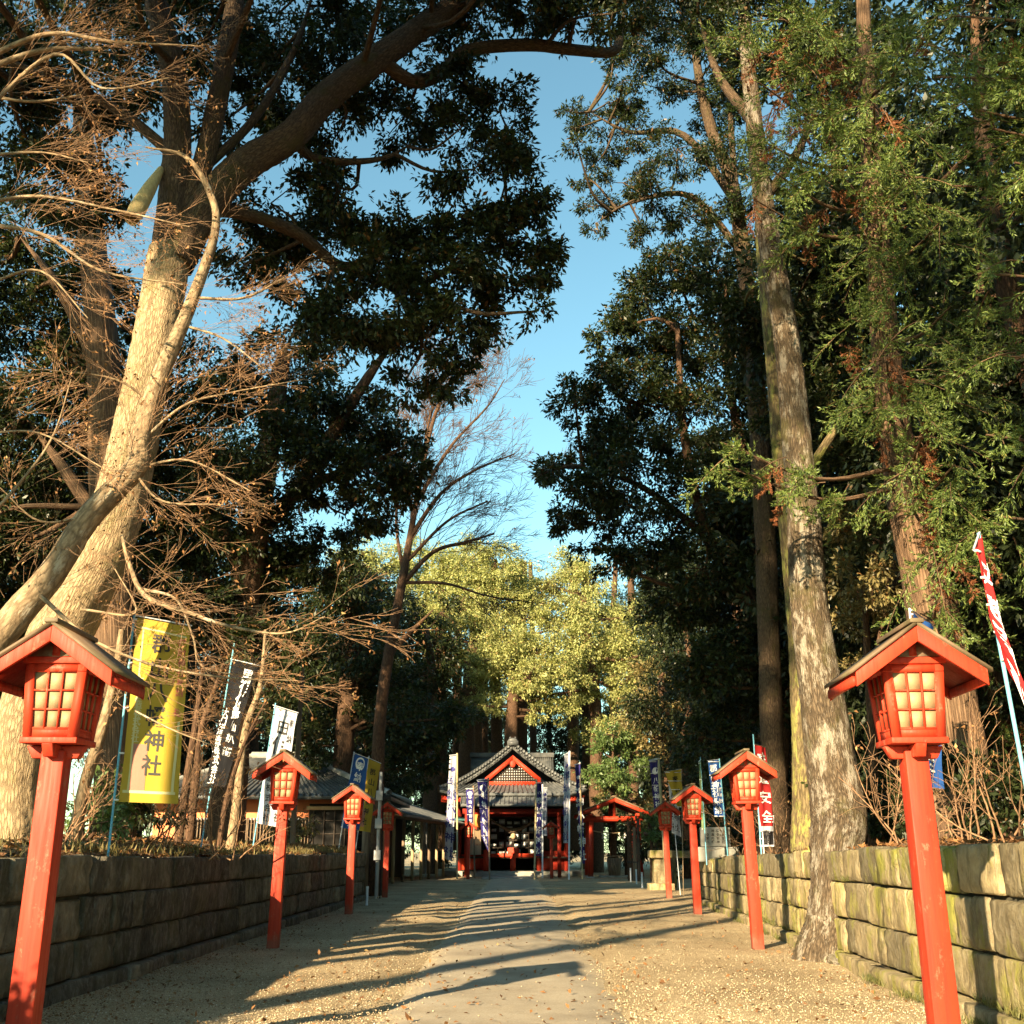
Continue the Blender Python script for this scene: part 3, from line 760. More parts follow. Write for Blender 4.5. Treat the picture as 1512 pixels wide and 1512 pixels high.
# paper lantern hanging under the porch roof
M['orange_paper'] = surf('orange_paper', (0.75, 0.20, 0.04), (0.82, 0.30, 0.08), 3, 0.7, 0.2, 20, 0.004)
pl = empty('paper_lantern', at(704, 1212, 67.4)); tag(pl, 'round orange paper lantern hanging left of the shrine doors', 'paper lantern')
mb = MB(); mb.ball((0, 0, 0), 0.42, 1, 1, 1.05, 14, 10); mb.build('shade', M['orange_paper'], pl, True)
mb = MB(); mb.cyl((0, 0, 0.42), (0, 0, 0.52), 0.16); mb.cyl((0, 0, -0.52), (0, 0, -0.42), 0.16); mb.cyl((0, 0, 0.52), (0, 0, 1.15), 0.012, n=5); mb.build('cap', M['wood_dark'], pl)
mb = MB()
for k in range(9): mb.cyl((-0.24 + 0.06 * k, 0, -1.35 - 0.03 * (k % 3)), (-0.2 + 0.05 * k, 0, -0.52), 0.018, n=5)
o = mb.build('tassel', M['wood_pale'], pl)
o = MB().box(-1.75, 1.35, -6.2, -1.92, -0.03, 0.05).build('paving_slab', M['concrete'], None, bevel=0.01, loc=(0.05, 70, 0)); tag(o, kind='structure')

# sanctuary roof rising behind the hall
sanct = empty('sanctuary', (0.0, 80.5, 0)); tag(sanct, 'sanctuary building with broad dark grey roof behind the worship hall', 'shrine building')
MB().box(-2.6, 2.6, -1.8, 2.4, 0, 6.0).build('wall', M['wood_dark'], sanct)
def sf(s, q): return ((-1 + 2 * s) * 2.95, -0.2 - 3.0 * q, 8.0 - 2.4 * (0.55 * q + 0.45 * (1 - (1 - q) ** 2)))
def sb(s, q):
    p = sf(1 - s, q); return (p[0], 0.4 - p[1] - 0.4, p[2])
roof_slope(sanct, 'roof_slope', sf, 0, 0, 40, M['tile'], 0.2, 0.02); roof_slope(sanct, 'roof_slope', sb, 0, 0, 40, M['tile'], 0.2, 0.02)
MB().box(-3.05, 3.05, -0.32, 0.32, 7.95, 8.28).build('ridge', M['tile'], sanct, bevel=0.03)

# ------------------------------------------------------------------ water pavilion
Yp = 66.0
xa, xb = at(872, 1290, Yp).x, at(946.5, 1290, Yp).x; xm = (xa + xb) / 2; hw = (xb - xa) / 2
pav = empty('water_pavilion', (xm, Yp, 0)); tag(pav, 'open vermilion wooden water pavilion with four posts and low gable roof', 'pavilion')
for y in (0, 2.9):
    for s in (-1, 1):
        MB().hexa([(s * hw - 0.15, y - 0.15, -0.05), (s * hw + 0.15, y - 0.15, -0.05), (s * hw + 0.15, y + 0.15, -0.05), (s * hw - 0.15, y + 0.15, -0.05),
                   (s * (hw - 0.10) - 0.13, y - 0.13, 3.14), (s * (hw - 0.10) + 0.13, y - 0.13, 3.14), (s * (hw - 0.10) + 0.13, y + 0.13, 3.14), (s * (hw - 0.10) - 0.13, y + 0.13, 3.14)]).build('post', M['red'], pav)
        MB().box(s * hw - 0.24, s * hw + 0.24, y - 0.24, y + 0.24, -0.08, 0.07).build('foot_stone', M['concrete'], pav)
    MB().box(-hw - 0.22, hw + 0.22, y - 0.10, y + 0.10, 3.15, 3.42).build('tie_beam', M['red'], pav)
    MB().box(-0.08, 0.08, y - 0.07, y + 0.07, 3.421, 4.22).build('king_post', M['red'], pav)
for s in (-1, 1): MB().box(s * (hw - 0.1) - 0.09, s * (hw - 0.1) + 0.09, -0.5, 3.4, 3.425, 3.58).build('side_beam', M['red'], pav)
for s in (-1, 1):
    for y0_, y1_ in ((-0.62, -0.52), (3.42, 3.52)):
        MB().hexa([(0, y0_, 4.22), (s * 2.17, y0_, 3.36), (s * 2.17, y1_, 3.36), (0, y1_, 4.22), (0, y0_, 4.44), (s * 2.17, y0_, 3.56), (s * 2.17, y1_, 3.56), (0, y1_, 4.44)]).build('bargeboard', M['red'], pav)
    MB().hexa([(0, -0.66, 4.445), (s * 2.22, -0.66, 3.565), (s * 2.22, 3.56, 3.565), (0, 3.56, 4.445), (0, -0.66, 4.51), (s * 2.22, -0.66, 3.63), (s * 2.22, 3.56, 3.63), (0, 3.56, 4.51)]).build('roof_board', M['roof_copper'], pav)
MB().box(-0.12, 0.12, -0.68, 3.58, 4.50, 4.57).build('ridge_cap', M['roof_copper'], pav)
# straw rope with paper streamers
ts = TubeSet(); xs_ = np.linspace(-hw + 0.3, hw - 0.3, 13)
ts.add(np.stack([xs_, np.full(13, 1.2), 2.62 - 0.12 * (1 - (xs_ / (hw - 0.3)) ** 2)], -1), np.full(13, 0.035), 6, 0.2); ts.build('straw_rope', M['wood_pale'], pav)
for k, x in enumerate((-0.62, -0.35, 0.38, 0.70)):
    mb = MB()
    for q in range(3): mb.box(x + 0.05 * (q % 2) - 0.05, x + 0.05 * (q % 2) + 0.05, 1.17 + 0.012 * q, 1.177 + 0.012 * q, 2.28 - 0.11 * (q - 1) , 2.40 - 0.11 * (q - 1))
    mb.build('paper_streamer', M['white'], pav)
def staves(root, r0, r1, h, n=16, mat='wood'):
    for k in range(n):
        a0 = 2 * math.pi * k / n + 0.02; a1 = 2 * math.pi * (k + 1) / n - 0.02
        pts = []
        for (ra, z) in ((r0, 0.0), (r1, h)):
            for (a, rr) in ((a0, ra), (a1, ra), (a1, ra - 0.05), (a0, ra - 0.05)): pts.append((rr * math.cos(a), rr * math.sin(a), z))
        MB().hexa(pts).build('stave', M[mat], root)
tub = empty('wooden_tub', tuple(at(907.5, 1290, 67.2).xy) + (0.10,)); tag(tub, 'weathered wooden water tub standing inside the red pavilion', 'tub')
staves(tub, 0.34, 0.46, 0.98)
mb = MB(); mb.cyl((0, 0, 0.0), (0, 0, 0.9), 0.3, 0.4, 14); mb.build('water_fill', M['wood_dark'], tub)
MB().bar((-0.62, -0.3, 1.06), (0.42, -0.3, 1.12), 0.05, 0.04).build('ladle_rest', M['wood_pale'], tub)
o = MB().box(-0.9, 0.9, -0.6, 0.6, -0.02, 0.11).build('stone_slab', M['concrete'], None, bevel=0.02, loc=(tub.location.x, 67.2, 0)); tag(o, 'low grey stone slab under the wooden tub', 'slab')
Yq = 60.0
for k, (px, py0, py1, w, mt, lb) in enumerate(((929, 1213, 1300, 0.26, 'bark_brown', 'thick brown post, leftmost of the bundle by the pavilion'), (936.5, 1222, 1303, 0.20, 'wood', 'reddish brown post in the middle of the bundle by the pavilion'),
                                     (942, 1208, 1306, 0.17, 'wood_dark', 'dark slim post, rightmost of the bundle by the pavilion'))):
    p0 = at(px + 1.5, py1, Yq - k); p1 = at(px, py0, Yq - k); p0.z = -0.1
    root = empty('timber_post', p0); tag(root, lb, 'post', 'posts bundled beside the pavilion')
    ts = TubeSet(); ts.add(np.linspace(np.array((0, 0, 0)), np.array(p1 - p0), 6), np.linspace(w * 0.55, w * 0.45, 6), 10, 0.06, k)
    ts.build('shaft', M[mt] if mt in M else M['wood'], root)
    mb = MB(); mb.cyl((0, 0, 1.0), (0, 0, 1.06), w * 0.6, n=10); mb.build('binding', M['wood_dark'], root)
for k, (px, y0_, y1_, Ys) in enumerate(((931.5, 1280, 1303, 56), (940, 1282, 1305, 54), (948.5, 1286, 1313, 48), (541.5, 1306, 1338, 33))):
    p0 = at(px, y1_, Ys); p0.z = -0.05; h = at(px, y0_, Ys).z
    root = empty('marker_stake', p0)
    tag(root, ['white stake under the leftmost bundled post', 'white stake beside the slim dark post by the pavilion', 'white capped black stake in front of the red pavilion', 'white stake between the two farther red lanterns by the dark wall'][k], 'stake')
    MB().cyl((0, 0, 0), (0, 0, h * 0.9), 0.035, n=8).build('rod', M['pole_white'], root); MB().cyl((0, 0, h * 0.9), (0, 0, h), 0.04, n=8).build('cap', M['pole_white'] if k != 2 else M['metal'], root)

# mossy stone post and stone fence at the end of the sunlit wall
pl_ = at(976, 1312, 46); sp_ = empty('stone_lantern_base', (pl_.x, 46, 0)); tag(sp_, 'mossy stone pillar standing behind the farthest red lantern on the right', 'stone pillar')
MB().hexa([(-0.34, -0.34, -0.05), (0.34, -0.34, -0.05), (0.34, 0.34, -0.05), (-0.34, 0.34, -0.05), (-0.26, -0.26, 1.2), (0.26, -0.26, 1.2), (0.26, 0.26, 1.2), (-0.26, 0.26, 1.2)]).build('shaft', M['stone_moss'], sp_, bevel=0.03)
MB().box(-0.5, 0.5, -0.5, 0.5, -0.05, 0.25).build('plinth', M['stone_moss'], sp_, bevel=0.03)
MB().box(-0.45, 0.45, -0.45, 0.45, 1.21, 1.52).build('cap', M['stone_moss'], sp_, bevel=0.05)
fn = empty('stone_fence', (7.2, 48.0, 0)); tag(fn, 'low pale stone fence running right behind the mossy pillar', 'stone fence')
for k in range(5): MB().box(-0.6 + 1.05 * k, -0.3 + 1.05 * k, -0.14, 0.14, -0.05, 1.2).build('post', M['stone_moss'], fn, bevel=0.02)
MB().box(-0.75, 4.2, -0.18, 0.18, 1.203, 1.5).build('rail', M['stone_moss'], fn, bevel=0.03)

# ------------------------------------------------------------------ house on the bank
def tile_house():
    Yh = 44.0
    x0 = at(225, 1230, Yh).x; x1 = at(540, 1230, Yh).x
    root = empty('shrine_office', ((x0 + x1) / 2, Yh, 1.5)); tag(root, 'low orange plastered house with grey tiled hip roof behind the banners', 'house')
    w = (x1 - x0) / 2
    MB().box(-w, w, 0.0, 6.5, -1.2, 1.95).build('wall', M['plaster'], root)
    MB().box(w * 0.46, w * 0.985, -0.03, 0.03, -0.4, 1.75).build('entrance_shade_panel', M['black'], root)  # flat near-black panel paints the dark inside of the entrance
    d = MB()
    for k in range(5): d.box(w * 0.5 + k * w * 0.1, w * 0.5 + k * w * 0.1 + 0.05, -0.08, -0.031, -0.4, 1.5)
    for z in (0.1, 0.6, 1.1): d.box(w * 0.49, w * 0.96, -0.075, -0.036, z, z + 0.04)
    d.build('entrance_lattice', M['wood_dark'], root)
    MB().box(w * 0.44, w * 0.99, -0.16, -0.035, 1.52, 1.66).build('entrance_lintel', M['wood_pale'], root)
    for c in (-0.62, -0.28, 0.06, 0.30):
        f = MB()
        f.box(w * c - 0.72, w * c + 0.72, -0.05, -0.002, -0.02, 0.06); f.box(w * c - 0.72, w * c + 0.72, -0.05, -0.002, 1.14, 1.22)
        win = f.build('window', M['metal'], root)
        MB().box(w * c - 0.70, w * c + 0.70, -0.02, -0.004, 0.06, 1.14).build('pane', M['black'], win)
        mm = MB().box(-0.018, 0.018, -0.09, -0.055, -0.02, 1.22).mesh('bar'); mm.materials.append(M['wood'])
        for k in range(12):
            o = bpy.data.objects.new('bar', mm); o.parent = win; o.location = (w * c - 0.68 + 1.36 * k / 11, 0, 0); col.objects.link(o)
    MB().box(-w - 0.02, w + 0.02, -0.04, -0.001, -0.62, -0.2).build('plinth', M['concrete'], root)
    def front(s, q): 
        half = (w - 2.9) * (1 - q) + (w + 1.0) * q
        return ((-1 + 2 * s) * half, 3.2 - 4.35 * q, 3.75 - 1.72 * q - 0.12 * math.sin(q * math.pi))
    def back(s, q):
        p = front(1 - s, q); return (p[0], 6.5 - p[1], p[2])
    def right_(s, q):
        hx = (w - 2.9) * (1 - q) + (w + 1.0) * q; hy = 4.35 * q
        return (hx, 3.25 + (-1 + 2 * s) * hy, 3.75 - 1.72 * q - 0.12 * math.sin(q * math.pi))
    def left_(s, q):
        p = right_(1 - s, q); return (-p[0], p[1], p[2])
    for f, n in ((front, 44), (back, 44), (right_, 24), (left_, 24)): roof_slope(root, 'roof_slope', f, 0, 0, n, M['tile'], 0.16, 0.05)
    ts = TubeSet()
    for sx in (-1, 1):
        for sy in (-1, 1):
            P = np.array([(sx * ((w - 2.9) * (1 - q) + (w + 1.0) * q), 3.25 + sy * 4.35 * q, 3.84 - 1.72 * q - 0.12 * math.sin(q * math.pi)) for q in np.linspace(0, 1, 9)]); ts.add(P, np.full(9, 0.13), 8)
    ts.add(np.array([(-(w - 2.9), 3.25, 3.86), (0, 3.25, 3.86), (w - 2.9, 3.25, 3.86)]), np.full(3, 0.17), 8)
    ts.build('ridge_tiles', M['concrete'], root)
tile_house()

# long open shed with pale posts
shed = empty('open_shed', (0, 0, 0)); tag(shed, 'long dark open shed with pale wooden posts left of the shrine', 'shed')
A = at(560, 1298, 52); Bq = at(656, 1296, 69); A.z = Bq.z = 0
dirv = (Bq - A).normalized(); perp = Vector((-dirv.y, dirv.x, 0)); 
shed.location = A
def sh(u, v, z): p = dirv * u + perp * v; return (p.x, p.y, z)
Ls = (Bq - A).length
for k in range(8):
    u = 0.4 + (Ls - 0.8) * k / 7
    MB().hexa([sh(u - 0.07, -0.07, -0.05), sh(u + 0.07, -0.07, -0.05), sh(u + 0.07, 0.07, -0.05), sh(u - 0.07, 0.07, -0.05), sh(u - 0.07, -0.07, 3.0), sh(u + 0.07, -0.07, 3.0), sh(u + 0.07, 0.07, 3.0), sh(u - 0.07, 0.07, 3.0)]).build('post', M['wood_pale'] if k % 3 != 2 else M['wood'], shed)
for nm, v0, v1, z0, z1, mt in (('back_wall', 2.6, 2.7, -0.05, 3.4, 'wood_dark'), ('front_beam', -0.09, 0.09, 3.003, 3.2, 'wood')):
    MB().hexa([sh(0, v0, z0), sh(Ls, v0, z0), sh(Ls, v1, z0), sh(0, v1, z0), sh(0, v0, z1), sh(Ls, v0, z1), sh(Ls, v1, z1), sh(0, v1, z1)]).build(nm, M[mt], shed)
def shr(s, q): return sh(-0.8 + (Ls + 1.6) * (s), 3.0 - 4.2 * q, 4.45 - 1.35 * q)
roof_slope(shed, 'roof_slope', shr, 0, 0, 50, M['tile'], 0.12, 0.04)
M['teal_sheet'] = surf('teal_tarpaulin', (0.05, 0.16, 0.17), (0.09, 0.24, 0.24), 2, 0.5, 0.3, 8, 0.02)
tp = empty('awning', tuple(at(668, 1200, 69).xy) + (0,)); tag(tp, 'teal awning sheet at the left end of the shrine', 'awning')
MB().hexa([(-1.6, -0.8, 3.35), (1.2, -0.8, 3.2), (1.2, 1.2, 3.5), (-1.6, 1.2, 3.65), (-1.6, -0.8, 3.38), (1.2, -0.8, 3.25), (1.2, 1.2, 3.55), (-1.6, 1.2, 3.70)]).build('sheet', M['teal_sheet'], tp)
for x in (-1.5, 1.1): MB().cyl((x, -0.7, 0), (x, -0.7, 3.3), 0.04, n=8).build('pole', M['metal'], tp)
# ------------------------------------------------------------------ foliage builders
def unit(n):
    d = rng.normal(0, 1, (n, 3)); return d / (np.linalg.norm(d, axis=1)[:, None] + 1e-9)
def clump_points(c, r, n_sprig, sub=None, flat=0.85, hollow=0.35):
    """sprig positions in an uneven ball: gathered round sub-centres so that gaps stay open"""
    sub = sub or max(6, int(7 * (r / 0.8) ** 1.6))
    d = unit(sub); rad = r * (hollow + (1 - hollow) * rng.random(sub) ** 0.6) * rng.uniform(0.72, 1.12, sub)
    S = d * rad[:, None] * np.array([1, 1, flat])
    k = rng.integers(0, sub, n_sprig)
    sig = r * 0.19 * rng.uniform(0.55, 1.35, sub)
    P = S[k] + rng.normal(0, 1, (n_sprig, 3)) * sig[k][:, None] * np.array([1, 1, 0.62])
    return np.asarray(c) + P, P / (r + 1e-6), np.asarray(c) + S
def leaves_for(clumps, L, lai=2.6, wr=0.42, per=6, droop=0.35, spread=1.1, hollow=0.35):
    VV = []; subs = []
    area = L * L * wr * 0.5
    for (c, r) in clumps:
        n = int(lai * math.pi * r * r / area); ns = max(8, n // per)
        P, D, S = clump_points(c, r, ns, hollow=hollow); subs.append((c, r, S))
        P = np.repeat(P, per, 0); D = np.repeat(D, per, 0)
        k = len(P)
        d = D * 0.9 + rng.normal(0, 0.75, (k, 3)); d[:, 2] -= droop; d /= np.linalg.norm(d, axis=1)[:, None] + 1e-9
        nn = rng.normal(0, 0.7, (k, 3)); nn[:, 2] += 0.9
        C = P + d * (L * spread * rng.uniform(0.0, 0.8, k))[:, None]
        V, _ = leaf_quads(C, d, nn, L * rng.uniform(0.45, 1.35, k), wr)
        VV.append(V)
    V = np.vstack(VV); Q = np.arange(len(V)).reshape(-1, 4)
    return V, Q, subs
def px_clumps(lst, Y=None):
    out = []
    for t in lst:
        px, py, r = t[0], t[1], t[2]; y = t[3] if len(t) > 3 else Y + rng.uniform(-1, 1) * min(2.2, Y * 0.06)
        out.append((np.array(at(px, py, y)), r * mpp(py, y)))
    return out
def px_path(lst, Y=None):
    """(px, py, Y, diameter in picture pixels) -> points and radii"""
    P = []; Rr = []
    for t in lst:
        y = t[2] if t[2] is not None else Y
        P.append(np.array(at(t[0], t[1], y))); Rr.append(0.5 * t[3] * mpp(t[1], y))
    return np.array(P), np.array(Rr)
def add_limb(ts, P, rr, n=12, steps=6, wob=0.07, seed=0):
    S = smooth_path(P, steps)
    t = np.linspace(0, len(P) - 1, len(S)); r = np.interp(t, np.arange(len(P)), rr)
    ts.add(S, r, n, wob, seed); return S, r
def connect(ts, skel, subs, r0=0.05, frac=0.5, maxlen=9.0):
    """branches from the nearest limb out to each leaf clump and twigs inside the clump"""
    SK = np.vstack([s for s, _ in skel])
    for (c, r, S) in subs:
        c = np.asarray(c)
        dd = np.linalg.norm(SK - c - np.array([0, 0, 0.25 * r]), axis=1) + 0.6 * np.maximum(0, SK[:, 2] - c[2])
        k = int(np.argmin(dd)); a = SK[k]
        ln = np.linalg.norm(c - a)
        if ln > maxlen: a = c + (a - c) * maxlen / ln
        if ln > 0.25:
            mid = (a + c) / 2 + rng.normal(0, 0.10 * ln, 3) + np.array([0, 0, -0.06 * ln])
            rb = r0 * min(1.6, 0.5 + 0.25 * ln)
            P = smooth_path([a, mid, c], 4); ts.add(P, np.linspace(rb, rb * 0.4, len(P)), 6)
        for s in S[: max(3, int(len(S) * frac))]:
            m_ = (c + s) / 2 + rng.normal(0, 0.12 * r, 3)
            P = smooth_path([c, m_, s], 3); ts.add(P, np.linspace(r0 * 0.36, r0 * 0.10, len(P)), 4)
def evergreen(name, label, limbs, clumps, L, bark, leaf, lai=2.6, group=None, r0=0.05, wr=0.42, cat='tree', limb_bark=None, per=6, sides=14, wob=0.07, frac=0.5, droop=0.35, hollow=0.35):
    """limbs: list of (points, radii); the first starts at the foot"""
    foot = limbs[0][0][0]
    root = empty(name, foot); tag(root, label, cat, group)
    ts = TubeSet(); tl = TubeSet() if limb_bark else ts; skel = []
    for k, (P, rr) in enumerate(limbs):
        rr = np.array(rr, float)
        if k: rr[-1] *= 0.2
        big = max(rr) > 0.25; tc = ts if k == 0 else tl
        skel.append(add_limb(tc, P, rr, 44 if big and sides > 12 else sides if max(rr) > 0.08 else 8, 16 if big else 6, wob * (1.25 if big else 1), k + 1))
    V, Q, subs = leaves_for(clumps, L, lai, wr, per, droop=droop, hollow=hollow)
    connect(tl, skel, subs, r0, frac)
    off = np.array(foot, dtype=np.float32)
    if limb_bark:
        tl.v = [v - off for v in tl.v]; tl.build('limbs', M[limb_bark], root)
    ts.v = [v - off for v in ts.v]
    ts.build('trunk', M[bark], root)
    link('crown', mesh_np('crown', V - off, Q), M[leaf], root)
    return root

# ------------------------------------------------------------------ big leaning evergreen above the near lantern on the left
LSC = 0.76
limbs = [px_path([(22, 1262, 13.4, 96), (22, 1160, 13.4, 88), (40, 1040, 13.4, 100), (95, 925, 13.4, 118), (150, 820, 13.5, 108), (188, 700, 13.7, 92), (212, 580, 13.9, 84), (236, 460, 14.1, 78), (252, 370, 14.2, 76)]),
         px_path([(250, 385, 14.2, 66), (256, 300, 14.3, 52), (262, 200, 14.4, 46), (255, 100, 14.5, 44), (232, 10, 14.6, 40), (205, -120, 14.7, 30)]),
         px_path([(258, 390, 14.2, 66), (300, 310, 14.4, 60), (360, 245, 14.8, 58), (430, 200, 15.2, 52), (480, 145, 15.6, 50), (560, 85, 16.2, 46), (640, 30, 16.8, 40), (730, -25, 17.4, 34), (840, -80, 18.2, 22)]),
         px_path([(262, 330, 14.3, 40), (300, 240, 14.5, 36), (325, 130, 14.8, 36), (345, 20, 15.1, 34), (360, -90, 15.4, 26)]),
         px_path([(300, 310, 14.4, 26), (360, 315, 15.2, 24), (440, 345, 16.2, 22), (500, 392, 17.0, 20), (545, 385, 17.4, 18), (575, 360, 17.8, 14), (640, 330, 18.2, 9)]),
         px_path([(560, 88, 16.2, 26), (610, 120, 16.6, 24), (655, 105, 17.0, 24), (690, 75, 17.3, 22), (780, 66, 17.8, 22), (850, 74, 18.2, 20), (905, 76, 18.5, 18), (917, 45, 18.6, 13), (922, 10, 18.7, 8)]),
         px_path([(430, 205, 15.2, 20), (470, 235, 16.0, 16), (560, 235, 16.6, 9), (620, 205, 17.0, 5)]),
         px_path([(500, 392, 17.0, 16), (580, 420, 17.6, 13), (660, 400, 18.0, 11), (740, 330, 18.4, 9), (745, 220, 18.6, 6)]),
         px_path([(300, 250, 14.5, 18), (380, 170, 15.2, 15), (440, 60, 16.0, 11), (470, -40, 16.6, 8)]),
         px_path([(258, 230, 14.4, 22), (170, 160, 14.4, 18), (60, 110, 14.4, 14), (-60, 60, 14.4, 9)])]
limbs = [(P_, r_ * (LSC if k_ == 0 else 0.84)) for k_, (P_, r_) in enumerate(limbs)]
cl = [(120, 40, 110), (20, 130, 95), (-60, 60, 110), (230, -40, 110), (300, 60, 70), (410, 20, 85), (380, 110, 60), (500, 20, 80), (460, 95, 55), (540, 130, 62), (560, 40, 60), (600, 170, 60), (650, 130, 58), (640, 20, 66),
      (720, 0, 62), (790, 15, 52), (850, 8, 52), (905, 20, 42), (760, -60, 80), (880, -60, 80), (420, 160, 45), (500, 195, 48), (460, 260, 52), (400, 300, 62), (480, 330, 58), (430, 400, 68), (360, 390, 55), (520, 440, 72), (450, 480, 70), (590, 470, 66),
      (738, 165, 46), (752, 205, 44), (700, 250, 58), (745, 275, 56), (680, 320, 50), (790, 300, 34), (780, 350, 54), (820, 385, 26), (720, 370, 66), (650, 400, 62), (760, 430, 50), (700, 460, 58), (630, 500, 60), (690, 520, 36), (650, 560, 34), (600, 560, 44), (570, 350, 44), (600, 330, 34), (560, 400, 55), (790, 460, 22),
      (500, 275, 44), (545, 345, 44), (600, 372, 44), (640, 330, 40), (680, 190, 36), (330, 180, 40), (180, 120, 80), (60, 250, 70), (150, 290, 60), (100, 200, 60)]
NEAR = [(np.array(p), r) for p, r in (((-8.5, 9.5, 13.2), 1.4), ((-6.5, 10, 13.0), 1.4), ((-5, 11, 13.6), 1.4), ((-3, 11.5, 14.2), 1.3), ((-7.5, 8.5, 14.8), 1.5), ((-4.5, 9.6, 15.4), 1.5), ((-1.5, 12.5, 15.2), 1.3), ((-10, 8.5, 14.5), 1.4), ((0.6, 13.5, 16.2), 1.3), ((-4.5, 12, 15.2), 1.3), ((-3, 13, 16.2), 1.4), ((-5.6, 10.8, 16.6), 1.4), ((-1.2, 14, 17), 1.3), ((-7, 11, 15.2), 1.3), ((-2.4, 11.5, 17.4), 1.4), ((-6.4, 8.8, 16.4), 1.3), ((-8.8, 7.5, 16), 1.4))]
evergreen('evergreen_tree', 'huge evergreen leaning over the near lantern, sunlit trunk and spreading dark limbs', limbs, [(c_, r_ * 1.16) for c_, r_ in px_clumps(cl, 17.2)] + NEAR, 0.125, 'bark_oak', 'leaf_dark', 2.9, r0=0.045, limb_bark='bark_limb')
# snapped limb stub with pale torn wood
root = empty('snapped_branch', at(232, 262, 13.8)); tag(root, 'pale snapped branch end hanging against the big leaning trunk', 'branch')
p0 = np.array(at(238, 250, 14.2)) - np.array(root.location); p1 = np.array(at(194, 324, 13.3)) - np.array(root.location)
ts = TubeSet(); ts.add(np.array([p0, p0 * 0.6 + p1 * 0.4, p0 * 0.2 + p1 * 0.8, p1]), np.array([0.05, 0.10, 0.125, 0.10]), 10, 0.15, 2); ts.build('stub', M['wood_torn'], root)

# ------------------------------------------------------------------ dark evergreens further up the left bank
def ground_foot(px, Y, side):
    x = at(px, 1256, Y).x; return np.array((x, Y, bank_z(x, Y) - 0.15 if abs(x) > 5 and Y < 44 else -0.1))
def from_foot(foot, lst, Y):
    P, rr = px_path([(a, b_, y if y else Y, d) for a, b_, y, d in lst]); return np.vstack([[foot], P]), np.concatenate([[rr[0] * 1.25], rr])
limbs = [from_foot(ground_foot(330, 27, -1), [(345, 1100, 27, 46), (360, 900, 27, 42), (380, 760, 27, 38), (400, 640, 27, 30), (420, 520, 27, 20)], 27),
         px_path([(375, 800, 27, 24), (440, 720, 27, 20), (500, 625, 27, 18), (545, 555, 27, 15), (590, 490, 27, 9)]),
         px_path([(362, 850, 27, 22), (300, 740, 27, 18), (240, 640, 27, 12)]), px_path([(440, 720, 27, 16), (530, 690, 27, 13), (600, 660, 27, 8)])]
cl = [(300, 560, 85), (400, 560, 85), (480, 600, 75), (540, 630, 62), (590, 660, 48), (610, 690, 32), (550, 700, 62), (590, 730, 46), (470, 690, 80), (370, 680, 95), (260, 680, 85), (200, 600, 75), (510, 760, 52), (560, 770, 34), (430, 780, 72), (330, 800, 85), (230, 790, 80), (300, 880, 75), (400, 870, 70), (470, 830, 46), (340, 960, 60), (250, 930, 60), (420, 950, 55)]
evergreen('evergreen_tree', 'dark evergreen behind the white banner, branch crossing the sky below the big limbs', limbs, px_clumps(cl, 27), 0.152, 'bark_brown', 'leaf_dark', 3.8, r0=0.06)
limbs = [from_foot(ground_foot(500, 46, -1), [(505, 1150, 46, 30), (515, 1000, 46, 26), (520, 880, 46, 18)], 46), px_path([(512, 1030, 46, 16), (580, 960, 46, 12), (640, 900, 46, 7)])]
cl = [(520, 850, 40), (490, 880, 52), (545, 890, 40), (470, 950, 60), (530, 960, 55), (585, 1010, 50), (430, 1020, 60), (510, 1040, 62), (590, 1070, 52), (640, 1080, 40), (670, 1060, 34), (450, 1100, 50), (540, 1120, 50), (610, 1130, 40), (470, 1160, 40)]
evergreen('evergreen_tree', 'round-topped dark evergreen behind the reddish bare trunk', limbs, px_clumps(cl, 46), 0.2, 'bark_brown', 'leaf_dark', 3.6, r0=0.07)
limbs = [from_foot(np.array((at(635, 1256, 77).x, 77, -0.1)), [(636, 1120, 77, 18), (638, 1000, 77, 14), (630, 930, 77, 8)], 77)]
evergreen('evergreen_tree', 'dark evergreen left behind the shrine roof, below the golden crowns', limbs, px_clumps([(600, 915, 42), (640, 950, 44), (575, 950, 40), (655, 1010, 42), (610, 1000, 50), (670, 1060, 36), (620, 1060, 44), (650, 905, 26)], 77), 0.26, 'bark_brown', 'leaf_dark', 3.0, r0=0.09)
limbs = [from_foot(ground_foot(170, 24, -1), [(172, 1100, 24, 60), (168, 900, 24, 56), (160, 700, 24, 52), (150, 500, 24, 46), (130, 300, 24, 36), (120, 150, 24, 24)], 24),
         px_path([(165, 800, 24, 24), (100, 700, 24, 18), (40, 620, 24, 12)]), px_path([(155, 560, 24, 22), (90, 430, 24, 16), (30, 350, 24, 10)])]
cl = [(60, 350, 90), (150, 440, 70), (40, 480, 95), (110, 560, 80), (20, 640, 95), (90, 720, 80), (220, 480, 50), (30, 800, 80), (130, 830, 60), (60, 900, 70), (210, 860, 60), (-70, 400, 110), (-80, 600, 110), (-70, 800, 110), (140, 960, 60), (20, 1000, 70), (170, 1040, 50)]
evergreen('evergreen_tree', 'dark evergreen with a thick shaded trunk left of the big leaning tree', limbs, px_clumps(cl, 25), 0.152, 'bark_cedar', 'leaf_dark', 3.6, r0=0.06)

